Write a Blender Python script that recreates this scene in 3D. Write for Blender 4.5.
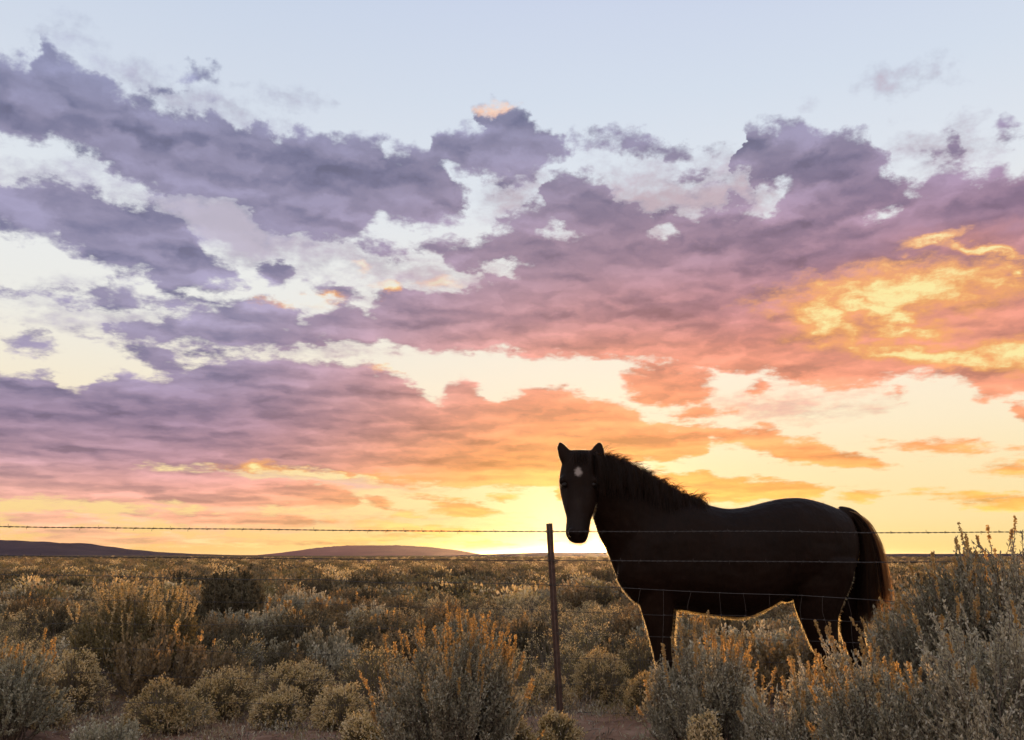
import bpy, bmesh, math, random
import numpy as np
from mathutils import Vector, Matrix

for o in list(bpy.data.objects):
    bpy.data.objects.remove(o)
scene = bpy.context.scene
C = scene.collection
R = math.radians

# ------------------------------------------------------------------ camera
EYE = 1.08
FPX = 910.0
PITCH = math.atan(185.0 / FPX)
cam_d = bpy.data.cameras.new('camera')
cam_d.sensor_width = 36.0
cam_d.lens = FPX / 1024 * 36.0
cam_d.clip_start = 0.05
cam_d.clip_end = 60000
cam = bpy.data.objects.new('camera', cam_d)
C.objects.link(cam)
cam.location = (0, 0, EYE)
cam.rotation_euler = (math.pi / 2 + PITCH, 0, 0)
scene.camera = cam

def ray(px, py):
    a = (px - 512) / FPX
    b = -(py - 370) / FPX
    cp, sp = math.cos(PITCH), math.sin(PITCH)
    return Vector((a, cp - b * sp, sp + b * cp))

def P(px, py, Y):
    d = ray(px, py)
    t = Y / d.y
    return Vector((d.x * t, Y, EYE + d.z * t))

def azel(px, py):
    d = ray(px, py).normalized()
    return math.degrees(math.atan2(d.x, d.y)), math.degrees(math.asin(d.z))

# ------------------------------------------------------------------ exposure
scene.view_settings.view_transform = 'Standard'
scene.view_settings.look = 'None'
scene.view_settings.exposure = 0.0
scene.view_settings.gamma = 1.0
scene.view_settings.use_curve_mapping = False

# ------------------------------------------------------------------ sun
SUN_AZ, SUN_EL = azel(600.5, 548.5)
SUN_LAMP_EL = 1.7
sd = bpy.data.lights.new('sun', 'SUN')
sd.energy = 5.0
sd.angle = R(0.53)
sd.color = (1.0, 0.57, 0.22)
sun = bpy.data.objects.new('sun', sd)
C.objects.link(sun)
_sdir = Vector((math.sin(R(SUN_AZ)) * math.cos(R(SUN_LAMP_EL)), math.cos(R(SUN_AZ)) * math.cos(R(SUN_LAMP_EL)), math.sin(R(SUN_LAMP_EL))))
sun.rotation_euler = _sdir.to_track_quat('Z', 'Y').to_euler()
sun.location = (0, 0, 30)

# ------------------------------------------------------------------ node helper
def lin(r, g, b):
    f = lambda c: (c / 255 / 12.92) if c / 255 <= 0.04045 else ((c / 255 + 0.055) / 1.055) ** 2.4
    return (f(r), f(g), f(b), 1.0)

class NT:
    """tiny expression builder on a node tree; sockets in, sockets out"""
    def __init__(s, tree): s.t = tree; s.n = tree.nodes; s.l = tree.links
    def new(s, typ, **kw):
        n = s.n.new(typ)
        for k, v in kw.items(): setattr(n, k, v)
        return n
    def put(s, sock, v):
        if isinstance(v, bpy.types.NodeSocket): s.l.new(v, sock)
        else: sock.default_value = v
    def m(s, op, *a, clamp=False):
        n = s.new('ShaderNodeMath', operation=op); n.use_clamp = clamp
        for i, v in enumerate(a): s.put(n.inputs[i], v)
        return n.outputs[0]
    def add(s, a, b): return s.m('ADD', a, b)
    def sub(s, a, b): return s.m('SUBTRACT', a, b)
    def mul(s, a, b): return s.m('MULTIPLY', a, b)
    def madd(s, a, b, c): return s.m('MULTIPLY_ADD', a, b, c)
    def mx(s, a, b): return s.m('MAXIMUM', a, b)
    def mn(s, a, b): return s.m('MINIMUM', a, b)
    def vm(s, op, *a, out=0):
        n = s.new('ShaderNodeVectorMath', operation=op)
        for i, v in enumerate(a): s.put(n.inputs[i], v)
        return n.outputs['Value' if op in ('LENGTH', 'DOT_PRODUCT', 'DISTANCE') else 'Vector']
    def xyz(s, x, y, z=0.0):
        n = s.new('ShaderNodeCombineXYZ')
        for i, v in enumerate((x, y, z)): s.put(n.inputs[i], v)
        return n.outputs[0]
    def sep(s, v):
        n = s.new('ShaderNodeSeparateXYZ'); s.put(n.inputs[0], v); return n.outputs
    def noise(s, v, scale=1.0, detail=4.0, rough=0.5, color=False, dist=0.0, lac=2.0):
        n = s.new('ShaderNodeTexNoise', noise_dimensions='3D')
        s.put(n.inputs['Vector'], v)
        n.inputs['Scale'].default_value = scale; n.inputs['Detail'].default_value = detail
        n.inputs['Roughness'].default_value = rough; n.inputs['Distortion'].default_value = dist
        n.inputs['Lacunarity'].default_value = lac
        return n.outputs['Color' if color else 0]
    def vor(s, v, scale=1.0, detail=0.0, rough=0.5, smooth=0.6):
        n = s.new('ShaderNodeTexVoronoi', voronoi_dimensions='2D', feature='SMOOTH_F1')
        s.put(n.inputs['Vector'], v); n.inputs['Scale'].default_value = scale
        n.inputs['Detail'].default_value = detail; n.inputs['Roughness'].default_value = rough
        n.inputs['Smoothness'].default_value = smooth
        return n.outputs['Distance']
    def step(s, v, a, b, lo=0.0, hi=1.0, typ='SMOOTHSTEP'):
        n = s.new('ShaderNodeMapRange', interpolation_type=typ); n.clamp = True if typ == 'LINEAR' else n.clamp
        s.put(n.inputs['Value'], v)
        for k, q in (('From Min', a), ('From Max', b), ('To Min', lo), ('To Max', hi)): n.inputs[k].default_value = q
        return n.outputs[0]
    def ramp(s, fac, pts, interp='LINEAR'):
        n = s.new('ShaderNodeValToRGB'); s.put(n.inputs[0], fac)
        cr = n.color_ramp; cr.interpolation = interp
        pts = sorted(pts, key=lambda q: q[0])
        while len(cr.elements) < len(pts): cr.elements.new(0.5)
        for e, (p, c) in zip(cr.elements, pts): e.position = p; e.color = c
        return n.outputs[0]
    def mix(s, fac, a, b, blend='MIX'):
        n = s.new('ShaderNodeMix', data_type='RGBA', blend_type=blend)
        s.put(n.inputs[0], fac); s.put(n.inputs[6], a); s.put(n.inputs[7], b)
        return n.outputs[2]
    def curve(s, x01, pts):
        n = s.new('ShaderNodeFloatCurve'); s.put(n.inputs['Value'], x01)
        cv = n.mapping.curves[0]
        pts = sorted(pts)
        while len(cv.points) < len(pts): cv.points.new(0.5, 0.5)
        for q, (x, y) in zip(cv.points, pts):
            q.location = (x, y); q.handle_type = 'AUTO_CLAMPED'
        n.mapping.use_clip = False
        n.mapping.update()
        return n.outputs[0]

# ------------------------------------------------------------------ sky (world)
world = bpy.data.worlds.new('World')
scene.world = world
world.use_nodes = True
T = NT(world.node_tree)
T.n.clear()
gen = T.new('ShaderNodeTexCoord').outputs['Generated']
gx, gy, gz = T.sep(gen)
AZ = T.mul(T.m('ARCTAN2', gx, gy), 180 / math.pi)          # degrees east of the view's axis
EL = T.mul(T.m('ARCSINE', gz), 180 / math.pi)              # degrees above the horizon

# clear sky: Nishita plus the colours of this evening
sky = T.new('ShaderNodeTexSky', sky_type='NISHITA')
sky.sun_disc = False
sky.sun_elevation = R(SUN_LAMP_EL)
sky.sun_rotation = R(SUN_AZ)
sky.air_density = 1.0; sky.dust_density = 1.5; sky.ozone_density = 2.0

E_MAX = 44.0
e01 = T.m('DIVIDE', EL, E_MAX, clamp=True)
def eramp(fac, pts, px=512):
    return T.ramp(fac, [(max(0.0, min(1.0, azel(px, y)[1] / E_MAX)) if y is not None else 1.0, lin(*c)) for y, c in pts])
clear_l = eramp(e01, [(None, (165, 185, 222)), (0, (203, 215, 235)), (100, (213, 222, 236)), (200, (226, 232, 239)),
                      (265, (237, 239, 239)), (330, (240, 239, 232)), (400, (249, 237, 212)), (480, (255, 226, 165)), (515, (255, 218, 150)), (553, (255, 203, 122))])
clear_r = eramp(e01, [(None, (165, 185, 222)), (0, (206, 216, 237)), (100, (215, 225, 239)), (200, (228, 233, 240)),
                      (300, (242, 238, 230)), (385, (255, 240, 216)), (430, (255, 238, 204)), (470, (255, 234, 186)), (520, (255, 228, 166)), (553, (255, 216, 132))])
side = T.step(AZ, -22.0, 6.0)
clear = T.mix(side, clear_l, clear_r)

# coordinates for the clouds: billow sizes shrink towards the horizon
pos = T.xyz(AZ, EL, 0.0)
hs = T.step(EL, 0.0, 17.0, 0.34, 1.0, 'LINEAR')
ey = T.mul(T.m('LOGARITHM', T.add(T.mx(EL, 0.0), 8.0), math.e), 33.0)
q0 = T.xyz(T.mul(AZ, 0.8), T.mul(ey, 1.15), 3.7)
n_big = T.noise(q0, 0.22, 3.0, 0.5, color=True)
n_mid = T.noise(q0, 0.75, 7.0, 0.56, color=True)
w1 = T.vm('MULTIPLY', T.vm('SUBTRACT', n_big, (0.5, 0.5, 0.5)), (2.2, 1.5, 0.0))
w2 = T.vm('MULTIPLY', T.vm('SUBTRACT', n_mid, (0.5, 0.5, 0.5)), (2.6, 1.9, 0.0))
hs3 = T.xyz(hs, hs, hs)
warp = T.vm('MULTIPLY', T.vm('ADD', w1, w2), hs3)
pw = T.vm('ADD', pos, warp)
wA, wE, _ = T.sep(pw)
A0, A1 = -34.0, 34.0
a01 = T.m('DIVIDE', T.sub(wA, A0), A1 - A0, clamp=True)
def cvec(pts):
    out = []
    for x, y in pts:
        a, e = azel(x, y)
        out.append(((a - A0) / (A1 - A0), e / E_MAX))
    return out
e_w = T.mul(wE, 1.0 / E_MAX)
def bank(top, bot):
    """one cloud bank, a band between its upper and its lower outline; result in degrees inside"""
    tp, bp = cvec(top), cvec(bot)
    d = lambda p: [(0.0, p[0][1])] * (p[0][0] > 0.03) + p + [(1.0, p[-1][1])] * (p[-1][0] < 0.97)
    a = T.sub(T.curve(a01, d(tp)), e_w)
    b = T.sub(e_w, T.curve(a01, d(bp)))
    r = T.mul(T.mn(a, b), E_MAX)
    lo, hi = min(tp[0][0], bp[0][0]), max(tp[-1][0], bp[-1][0])
    if lo > 0.03: r = T.mn(r, T.mul(T.sub(a01, lo), A1 - A0))
    if hi < 0.97: r = T.mn(r, T.mul(T.sub(hi, a01), A1 - A0))
    return r
def puff(cx, cy, rx, ry, tilt=0.0, k=1.0, p=None):
    """one small cloud; result in degrees inside"""
    a, e = azel(cx, cy)
    sx, sy = 910 / 57.3 / rx, 910 / 57.3 / ry
    src = pw if p is None else p
    if tilt:
        n = T.new('ShaderNodeVectorRotate', rotation_type='Z_AXIS')
        T.put(n.inputs['Vector'], src); n.inputs['Center'].default_value = (a, e, 0); n.inputs['Angle'].default_value = R(-tilt)
        src = n.outputs[0]
    v = T.vm('MULTIPLY_ADD', src, (sx, sy, 0.0), (-a * sx, -e * sy, 0.0))
    l = T.vm('LENGTH', v)
    s = min(rx, ry) / 15.9 * k
    return T.madd(l, -s, s)
def union(ds):
    r = ds[0]
    for d in ds[1:]: r = T.mx(r, d)
    return r

banks = [
 bank([(-60,60),(0,52),(20,58),(32,64),(45,43),(60,52),(90,68),(110,76),(130,88),(150,96),(165,104),(180,112),(205,108),(225,118),(235,127),(250,121),(262,124),(275,135),(292,128),(310,134),(330,131),(352,133),(370,132),(385,134),(395,148),(420,153),(440,158),(470,192)],
      [(-60,140),(0,140),(25,147),(60,150),(85,153),(105,165),(130,176),(150,193),(180,200),(205,203),(235,210),(255,225),(285,240),(340,247),(358,241),(370,230),(385,223),(420,226),(440,226),(458,222),(470,205)]),
 bank([(424,162),(430,145),(455,128),(478,118),(482,104),(505,102),(520,106),(530,120),(545,130),(557,145),(568,155)],
      [(424,172),(450,178),(490,180),(510,174),(540,168),(568,160)]),
 bank([(-60,185),(0,181),(30,173),(65,176),(90,180),(115,190),(145,205),(165,215),(200,235),(225,258),(243,275),(248,285)],
      [(-60,230),(0,232),(40,235),(62,240),(75,255),(100,265),(125,275),(148,276),(154,294),(175,299),(200,299),(225,293),(248,287)]),
 bank([(-60,295),(0,293),(90,291),(100,286),(125,287),(150,294),(190,297),(240,297),(285,305)],
      [(-60,296),(0,295.5),(40,299),(60,303),(100,307),(130,310),(160,311),(200,309),(285,309)]),
 bank([(103,320),(120,320),(160,314),(190,306),(230,298),(265,297),(285,305),(300,317),(330,308),(345,306),(370,309),(395,310),(430,310)],
      [(103,323),(115,332),(150,341),(190,347),(200,345),(260,346),(300,348),(350,349),(420,351),(430,351)]),
 bank([(378,294),(395,284),(410,283),(430,292),(455,283),(470,281),(520,280)],
      [(378,349),(440,351),(520,353)]),
 bank([(410,250),(430,241),(450,246),(470,245),(490,229),(510,216),(530,206),(545,196),(550,180),(560,171),(580,168),(600,175),(615,190),(635,198),(650,206),(665,201),(690,207),(705,200),(735,196),(750,196)],
      [(410,253),(440,266),(470,276),(490,286),(500,310),(505,353),(560,355),(600,358),(640,361),(680,366),(700,372),(740,378),(750,378)]),
 bank([(722,214),(730,200),(735,160),(738,127),(742,118),(765,120),(775,125),(790,121),(815,127),(845,136),(870,145),(885,160),(900,173),(915,179),(930,172),(950,166),(975,169),(1000,165),(1010,170),(1024,172),(1090,160)],
      [(718,372),(740,378),(775,377),(800,383),(830,388),(870,387),(900,380),(940,380),(970,386),(985,394),(1024,394),(1090,400)]),
 bank([(-60,375),(0,372),(20,372),(35,368),(55,372),(62,385),(80,388),(95,381),(98,375),(110,373),(120,368),(150,372),(195,368),(205,362),(215,357),(235,360),(255,355),(280,357),(310,362),(350,364),(385,368),(410,378),(420,390),(440,396),(452,388),(465,383),(480,389),(492,399),(505,392),(530,387),(548,386),(580,394),(615,402),(635,412),(655,422),(690,429)],
      [(-60,470),(0,472),(100,474),(230,471),(260,472),(300,472),(350,476),(400,485),(440,487),(500,488),(540,490),(570,488),(600,478),(640,463),(690,459)]),
 bank([(660,428),(690,428),(700,427),(715,425),(740,430),(760,427),(785,436),(800,440),(820,438),(835,447),(860,452),(885,459),(897,463)],
      [(660,461),(690,461),(704,452),(712,444),(740,447),(770,458),(800,463),(840,467),(880,467),(897,465)]),
 bank([(-60,455),(0,455),(100,462),(180,468),(230,472),(260,478),(300,478),(330,482),(350,489),(362,495)],
      [(-60,497),(0,498),(85,503),(150,506),(250,509),(310,510),(350,507),(362,498)]),
 bank([(560,484),(600,480),(640,474),(690,471),(740,478),(790,479),(815,485),(824,491)],
      [(560,498),(600,501),(700,503),(780,501),(815,497),(824,493)]),
]
puffs = [puff(*a) for a in [
 (378,502,16,7,-20),(428,500,20,4,-8),(462,508,32,9,-8),(500,500,9,4),(410,516,20,3),(250,520,115,8),
 (860,497,20,7),(675,383,47,24),(700,412,26,6),(760,391,9,6),(900,394,9,5),(940,447,46,6,-8),(1014,470,24,9),(990,500,50,6,-6),
 (1019,411,9,10),(27,342,19,9),(152,356,52,9,-18),(205,352,22,5,-6),(648,146,55,11,-6),(200,78,23,8,12),(168,88,26,5,10),
 (955,150,8,14,20),(935,158,18,7),(1022,127,7,6),(690,172,22,8),(720,180,26,10),(515,186,22,7),(276,272,14,14),(370,247,26,9,-20),
 (120,541,110,6),(330,540,80,5,3),(235,514,80,6),(400,527,70,5,-3),(470,545,40,3),(45,519,58,7),(70,533,55,5),(280,502,16,4),(330,292,24,7,-10)]]
dens = union(banks + puffs)
holes = union([puff(*a) for a in [(562,233,13,5),(656,232,9,4),(768,198,20,9,20),(742,182,9,14),(881,211,5,4),(500,268,16,7)]])
dens = T.mn(dens, T.mul(holes, -1.6))
veil = union([puff(*a) for a in [(225,222,100,34,-10,1.6),(290,240,90,20,-8,1.6),(80,196,90,22,-4,1.3),(330,258,110,24,-12),(640,205,120,40),(320,335,120,20),(720,200,60,45),(80,196,90,26),
  (440,285,90,28),(520,195,50,20),(130,315,80,18),(300,522,200,10),(275,92,22,9),(885,80,16,4),(320,480,120,14),(940,155,34,20),(790,404,70,14),(180,96,80,14,-12)]])

# fine structure
def billow(p):
    v = T.vor(p, 0.30, 2.0, 0.45, 0.9)
    n = T.noise(p, 0.5, 5.0, 0.5)
    return T.add(T.mul(n, 0.75), T.madd(v, -0.35, 0.45))
n_fine = T.noise(q0, 1.4, 7.0, 0.62)
pq = T.vm('ADD', q0, T.vm('MULTIPLY', T.vm('SUBTRACT', n_mid, (0.5,)*3), (1.2, 1.2, 0.0)))
b0 = billow(pq)
to_sun = T.vm('NORMALIZE', T.vm('SUBTRACT', (SUN_AZ * 1.0, SUN_EL - 6.0, 0.0), pos))
to_sun_s = T.sep(to_sun)
b1 = billow(T.vm('ADD', pq, T.vm('MULTIPLY', to_sun, (0.8, 0.8, 0.0))))
up = T.xyz(T.mul(to_sun_s[0], 0.35), T.add(T.mul(to_sun_s[1], 0.15), 1.0))
pl = T.vm('ADD', T.vm('MULTIPLY', q0, (0.8, 1.25, 1.0)), T.vm('MULTIPLY', T.vm('SUBTRACT', n_mid, (0.5,)*3), (3.4, 2.4, 0.0)))
lump = lambda p: T.madd(T.vor(p, 0.17, 2.0, 0.55, 0.7), -0.9, T.mul(T.noise(p, 0.2, 4.0, 0.55), 1.0))
l0 = lump(pl)
l1 = lump(T.vm('ADD', pl, T.vm('MULTIPLY', up, (1.1, 1.1, 0.0))))
lrel = T.sub(l0, l1)
relief = T.sub(b0, b1)
tex = T.madd(n_fine, 0.8, T.sub(b0, 1.04))
dd = T.madd(tex, 2.3, T.add(T.m('DIVIDE', dens, hs), 0.12))
alpha = T.step(dd, -0.34, 0.60)
va = T.step(T.add(T.m('DIVIDE', veil, hs), T.mul(tex, 4.2)), -1.1, 2.0, 0.0, 0.8)
cover = T.mx(alpha, va)
thick = T.step(dd, 0.0, 3.2)

cl_l = eramp(e01, [(None, (116, 124, 162)), (60, (113, 122, 162)), (110, (119, 122, 158)), (170, (125, 121, 154)), (230, (130, 124, 157)), (290, (132, 126, 160)), (330, (138, 130, 163)), (390, (135, 123, 155)),
                   (430, (142, 120, 148)), (465, (168, 130, 146)), (490, (205, 148, 142)), (510, (226, 163, 140)), (535, (240, 180, 138)), (553, (246, 190, 128))])
cl_m = eramp(e01, [(None, (120, 120, 160)), (100, (117, 117, 150)), (160, (126, 119, 149)), (220, (140, 120, 146)), (270, (156, 123, 143)), (320, (180, 126, 133)), (350, (200, 132, 122)), (390, (216, 142, 118)),
                   (430, (230, 152, 114)), (460, (240, 160, 102)), (490, (248, 176, 98)), (520, (255, 190, 98)), (553, (255, 200, 96))])
ccol = T.mix(T.step(T.madd(EL, -0.20, AZ), -22.0, 5.0), cl_l, cl_m)
ccol = T.mix(T.mul(T.m('POWER', math.e, T.mul(T.vm('LENGTH', T.vm('MULTIPLY', T.vm('SUBTRACT', pos, (SUN_AZ - 1.0, SUN_EL, 0.0)), (0.45, 0.75, 0.0))), -1 / 4.2)), 0.95), ccol, lin(255, 158, 62))
hsv = T.new('ShaderNodeHueSaturation'); T.put(hsv.inputs['Color'], ccol); hsv.inputs['Saturation'].default_value = 0.78
cool = T.step(T.madd(EL, 1.1, T.mul(AZ, -0.35)), 6.0, 24.0)
ccol = T.mix(T.mul(cool, 0.95), ccol, hsv.outputs[0])
ccol = T.mix(1.0, ccol, T.mix(cool, (1, 1, 1, 1), (0.97, 1.0, 1.03, 1)), 'MULTIPLY')
# lit through: broad warm patch on the right, bright gaps in it
warm = T.step(union([puff(905,318,150,62,0,1.0), puff(970,243,80,22,0,1.0), puff(960,365,110,30,0,1.0)]), -0.4, 2.6)
ccol = T.mix(T.mul(warm, 0.85), ccol, lin(222, 148, 124))
def gpuff(cx, cy, rx, ry, tilt=0):
    return T.mul(puff(cx, cy, rx, ry, tilt), 15.9 / min(rx, ry))
glow = union([gpuff(908,290,92,19,0), gpuff(828,318,28,20,-30), gpuff(866,306,38,11,-20), gpuff(900,318,16,7,-10), gpuff(905,330,30,7,-10),
              gpuff(950,357,90,8,-10), gpuff(1012,353,36,11,0), gpuff(985,246,40,4,-8), gpuff(930,240,22,4,10), gpuff(1014,272,8,6,0), gpuff(255,468,16,5,0),gpuff(330,474,70,3,-3),
              gpuff(402,369,22,4,0), gpuff(305,301,28,6,0), gpuff(388,290,10,6,0), gpuff(500,105,20,4,0), gpuff(440,284,14,5,0), gpuff(360,272,8,5,0)])
tex2 = T.sub(T.noise(T.vm('MULTIPLY', T.vm('ADD', pos, T.vm('MULTIPLY', warp, (0.35, 0.35, 0.0))), (0.7, 1.5, 0.0)), 0.9, 8.0, 0.66), 0.5)
gg = T.madd(tex2, 3.2, T.mul(glow, 1.15))
g_o = T.step(gg, -0.95, 0.55)
g_y = T.step(gg, 0.05, 1.15)
high = T.step(EL, 15.0, 24.0)
shade = T.add(T.madd(relief, 0.55, T.madd(lrel, 1.05, 1.13)), T.mul(T.sub(n_fine, 0.5), 0.26))
shade = T.mn(T.mx(shade, 0.74), 1.5)
shade = T.mul(shade, T.step(thick, 0.0, 1.0, 1.14, 0.97, 'LINEAR'))
sh3 = T.xyz(shade, shade, shade)
ccol = T.mix(1.0, ccol, sh3, 'MULTIPLY')
ccol = T.mix(1.0, ccol, T.mix(T.step(shade, 0.85, 1.25), (0.96, 0.99, 1.04, 1), (1.02, 1.0, 0.98, 1)), 'MULTIPLY')
ccol = T.mix(T.mul(g_o, 0.9), ccol, T.mix(high, lin(250, 176, 104), lin(252, 205, 178)))
ccol = T.mix(T.mul(g_y, 0.95), ccol, T.mix(high, lin(255, 240, 170), lin(253, 215, 190)))

ccol = T.mix(T.mul(T.mul(va, T.sub(1.0, alpha)), 0.7), ccol, T.mix(side, lin(196, 182, 202), lin(214, 180, 184)))

# the glare round the sun
sv = Vector((math.sin(R(SUN_AZ)) * math.cos(R(SUN_EL)), math.cos(R(SUN_AZ)) * math.cos(R(SUN_EL)), math.sin(R(SUN_EL))))
ang = T.mul(T.m('ARCCOSINE', T.mn(T.vm('DOT_PRODUCT', T.vm('NORMALIZE', gen), tuple(sv)), 1.0)), 180 / math.pi)
angf = T.vm('LENGTH', T.vm('MULTIPLY', T.vm('SUBTRACT', pos, (SUN_AZ, SUN_EL, 0.0)), (0.62, 1.0, 0.0)))
g1 = T.m('POWER', math.e, T.mul(angf, -1 / 1.6))
g2 = T.m('POWER', math.e, T.mul(angf, -1 / 4.5))
g3 = T.step(ang, 0.22, 0.36, 1.0, 0.0)
def scaled(col, f):
    return T.vm('MULTIPLY', col, T.xyz(f, f, f))
col = T.mix(cover, clear, ccol)
col = T.vm('ADD', col, scaled((0.12, 0.05, 0.0), g1))
col = T.vm('ADD', col, scaled((0.05, 0.01, -0.02), g2))
col = T.vm('ADD', col, scaled((2.0, 1.1, 0.2), T.m('POWER', math.e, T.mul(ang, -1 / 0.45))))
col = T.vm('ADD', col, scaled((60.0, 34.0, 9.0), g3))
# away from the sunset the sky is made over-bright, added fill for the foreground
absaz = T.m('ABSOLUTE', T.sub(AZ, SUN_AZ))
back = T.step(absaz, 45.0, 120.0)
dusk_fill = T.ramp(e01, [(0.0, lin(230, 200, 185)), (0.25, lin(242, 216, 205)), (1.0, lin(216, 216, 224))])
col = T.mix(back, col, dusk_fill)
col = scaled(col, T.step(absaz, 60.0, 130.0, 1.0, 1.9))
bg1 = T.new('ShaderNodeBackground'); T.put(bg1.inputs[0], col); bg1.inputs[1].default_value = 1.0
bg2 = T.new('ShaderNodeBackground'); T.put(bg2.inputs[0], sky.outputs[0]); bg2.inputs[1].default_value = 0.1
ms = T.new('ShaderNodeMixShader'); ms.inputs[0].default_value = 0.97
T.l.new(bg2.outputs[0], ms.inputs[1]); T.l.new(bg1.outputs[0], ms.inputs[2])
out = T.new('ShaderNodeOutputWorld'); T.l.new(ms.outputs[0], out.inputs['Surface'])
world.cycles.sampling_method = 'MANUAL'
world.cycles.sample_map_resolution = 512

cy = scene.cycles
cy.volume_bounces = 0
cy.max_bounces = 6; cy.diffuse_bounces = 3; cy.glossy_bounces = 2; cy.transmission_bounces = 4; cy.transparent_max_bounces = 8
cy.use_denoising = True

# ------------------------------------------------------------------ helpers
def tag(o, label=None, cat=None, group=None, kind=None):
    if label: o['label'] = label
    if cat: o['category'] = cat
    if group: o['group'] = group
    if kind: o['kind'] = kind
    return o

def empty(name, loc=(0, 0, 0), rz=0.0):
    o = bpy.data.objects.new(name, None)
    o.empty_display_size = 0.2
    C.objects.link(o); o.location = loc; o.rotation_euler = (0, 0, rz)
    return o

def np_mesh(name, verts, quads=None, tris=None, qmat=None, tmat=None, mats=(), smooth=False):
    me = bpy.data.meshes.new(name)
    verts = np.asarray(verts, dtype=np.float32)
    nq = 0 if quads is None else len(quads)
    nt = 0 if tris is None else len(tris)
    me.vertices.add(len(verts)); me.vertices.foreach_set('co', verts.ravel())
    idx = []
    if nq: idx.append(np.asarray(quads, dtype=np.int32).ravel())
    if nt: idx.append(np.asarray(tris, dtype=np.int32).ravel())
    idx = np.concatenate(idx)
    me.loops.add(len(idx)); me.loops.foreach_set('vertex_index', idx)
    me.polygons.add(nq + nt)
    start = np.concatenate([np.arange(nq) * 4, nq * 4 + np.arange(nt) * 3]).astype(np.int32)
    me.polygons.foreach_set('loop_start', start)
    for m in mats: me.materials.append(m)
    if qmat is not None or tmat is not None:
        mi = np.concatenate([np.zeros(nq, np.int32) if qmat is None else np.asarray(qmat, np.int32),
                             np.zeros(nt, np.int32) if tmat is None else np.asarray(tmat, np.int32)])
        me.polygons.foreach_set('material_index', mi)
    me.polygons.foreach_set('use_smooth', np.full(nq + nt, smooth))
    me.update(calc_edges=True)
    return me

def obj(name, me, parent=None, loc=None):
    o = bpy.data.objects.new(name, me); C.objects.link(o)
    if parent is not None: o.parent = parent
    if loc is not None: o.location = loc
    return o

class Geo:
    """gathers quads and triangles for one mesh"""
    def __init__(s): s.v = []; s.q = []; s.t = []; s.qm = []; s.tm = []; s.n = 0
    def addq(s, v, q, m=0):
        s.v.append(v); s.q.append(q + s.n); s.qm.append(np.full(len(q), m)); s.n += len(v)
    def addt(s, v, t, m=0):
        s.v.append(v); s.t.append(t + s.n); s.tm.append(np.full(len(t), m)); s.n += len(v)
    def mesh(s, name, mats, smooth=False):
        cat = lambda a: np.concatenate(a) if a else None
        return np_mesh(name, np.concatenate(s.v), cat(s.q), cat(s.t), cat(s.qm), cat(s.tm), mats, smooth)

def unit(a): return a / np.maximum(np.linalg.norm(a, axis=-1, keepdims=True), 1e-9)

def leaves(g, base, dirs, L, W, rng, mat=0, droop=0.0):
    """rhombic leaves: base point, direction, length, width"""
    n = len(base)
    if n == 0: return
    d = unit(dirs)
    side = unit(np.cross(d, rng.normal(size=(n, 3))))
    L = np.broadcast_to(L, (n,))[:, None]; W = np.broadcast_to(W, (n,))[:, None]
    mid = base + d * L * 0.55
    tip = base + d * L
    tip[:, 2] -= droop * L[:, 0]
    v = np.stack([base, mid - side * W / 2, tip, mid + side * W / 2], 1).reshape(-1, 3)
    g.addq(v, np.arange(n * 4).reshape(n, 4), mat)

def ribbons(g, pts, wid, rng, mat=0, flat=None):
    """pts (n, k, 3) polylines -> flat strips with widths (n, k)"""
    n, k, _ = pts.shape
    tan = np.gradient(pts, axis=1)
    ref = rng.normal(size=(n, 1, 3)) if flat is None else np.broadcast_to(flat, (n, 1, 3)) + rng.normal(size=(n, 1, 3)) * 0.3
    side = unit(np.cross(tan, ref)) * wid[..., None] / 2
    v = np.stack([pts - side, pts + side], 2).reshape(-1, 3)
    i = np.arange(n)[:, None] * (2 * k) + np.arange(k - 1)[None] * 2
    q = np.stack([i, i + 1, i + 3, i + 2], -1).reshape(-1, 4)
    g.addq(v, q, mat)

def tubes(g, pts, rad, sides=3, mat=0):
    """pts (n, k, 3) polylines -> thin tubes with radii (n, k)"""
    n, k, _ = pts.shape
    tan = unit(np.gradient(pts, axis=1))
    ref = np.where(np.abs(tan[..., 2:3]) > 0.9, np.array([1.0, 0, 0]), np.array([0, 0, 1.0]))
    a = unit(np.cross(tan, ref)); b = np.cross(tan, a)
    th = np.arange(sides) * 2 * math.pi / sides
    ring = (a[:, :, None] * np.cos(th)[None, None, :, None] + b[:, :, None] * np.sin(th)[None, None, :, None]) * rad[:, :, None, None]
    v = (pts[:, :, None] + ring).reshape(-1, 3)
    i = np.arange(n)[:, None, None] * (k * sides) + np.arange(k - 1)[None, :, None] * sides + np.arange(sides)[None, None, :]
    j = np.arange(n)[:, None, None] * (k * sides) + np.arange(k - 1)[None, :, None] * sides + (np.arange(sides)[None, None, :] + 1) % sides
    q = np.stack([i, j, j + sides, i + sides], -1).reshape(-1, 4)
    g.addq(v, q, mat)

# ------------------------------------------------------------------ materials
def material(name):
    m = bpy.data.materials.new(name); m.use_nodes = True
    t = NT(m.node_tree); t.n.clear()
    o = t.new('ShaderNodeOutputMaterial')
    return m, t, o

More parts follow.
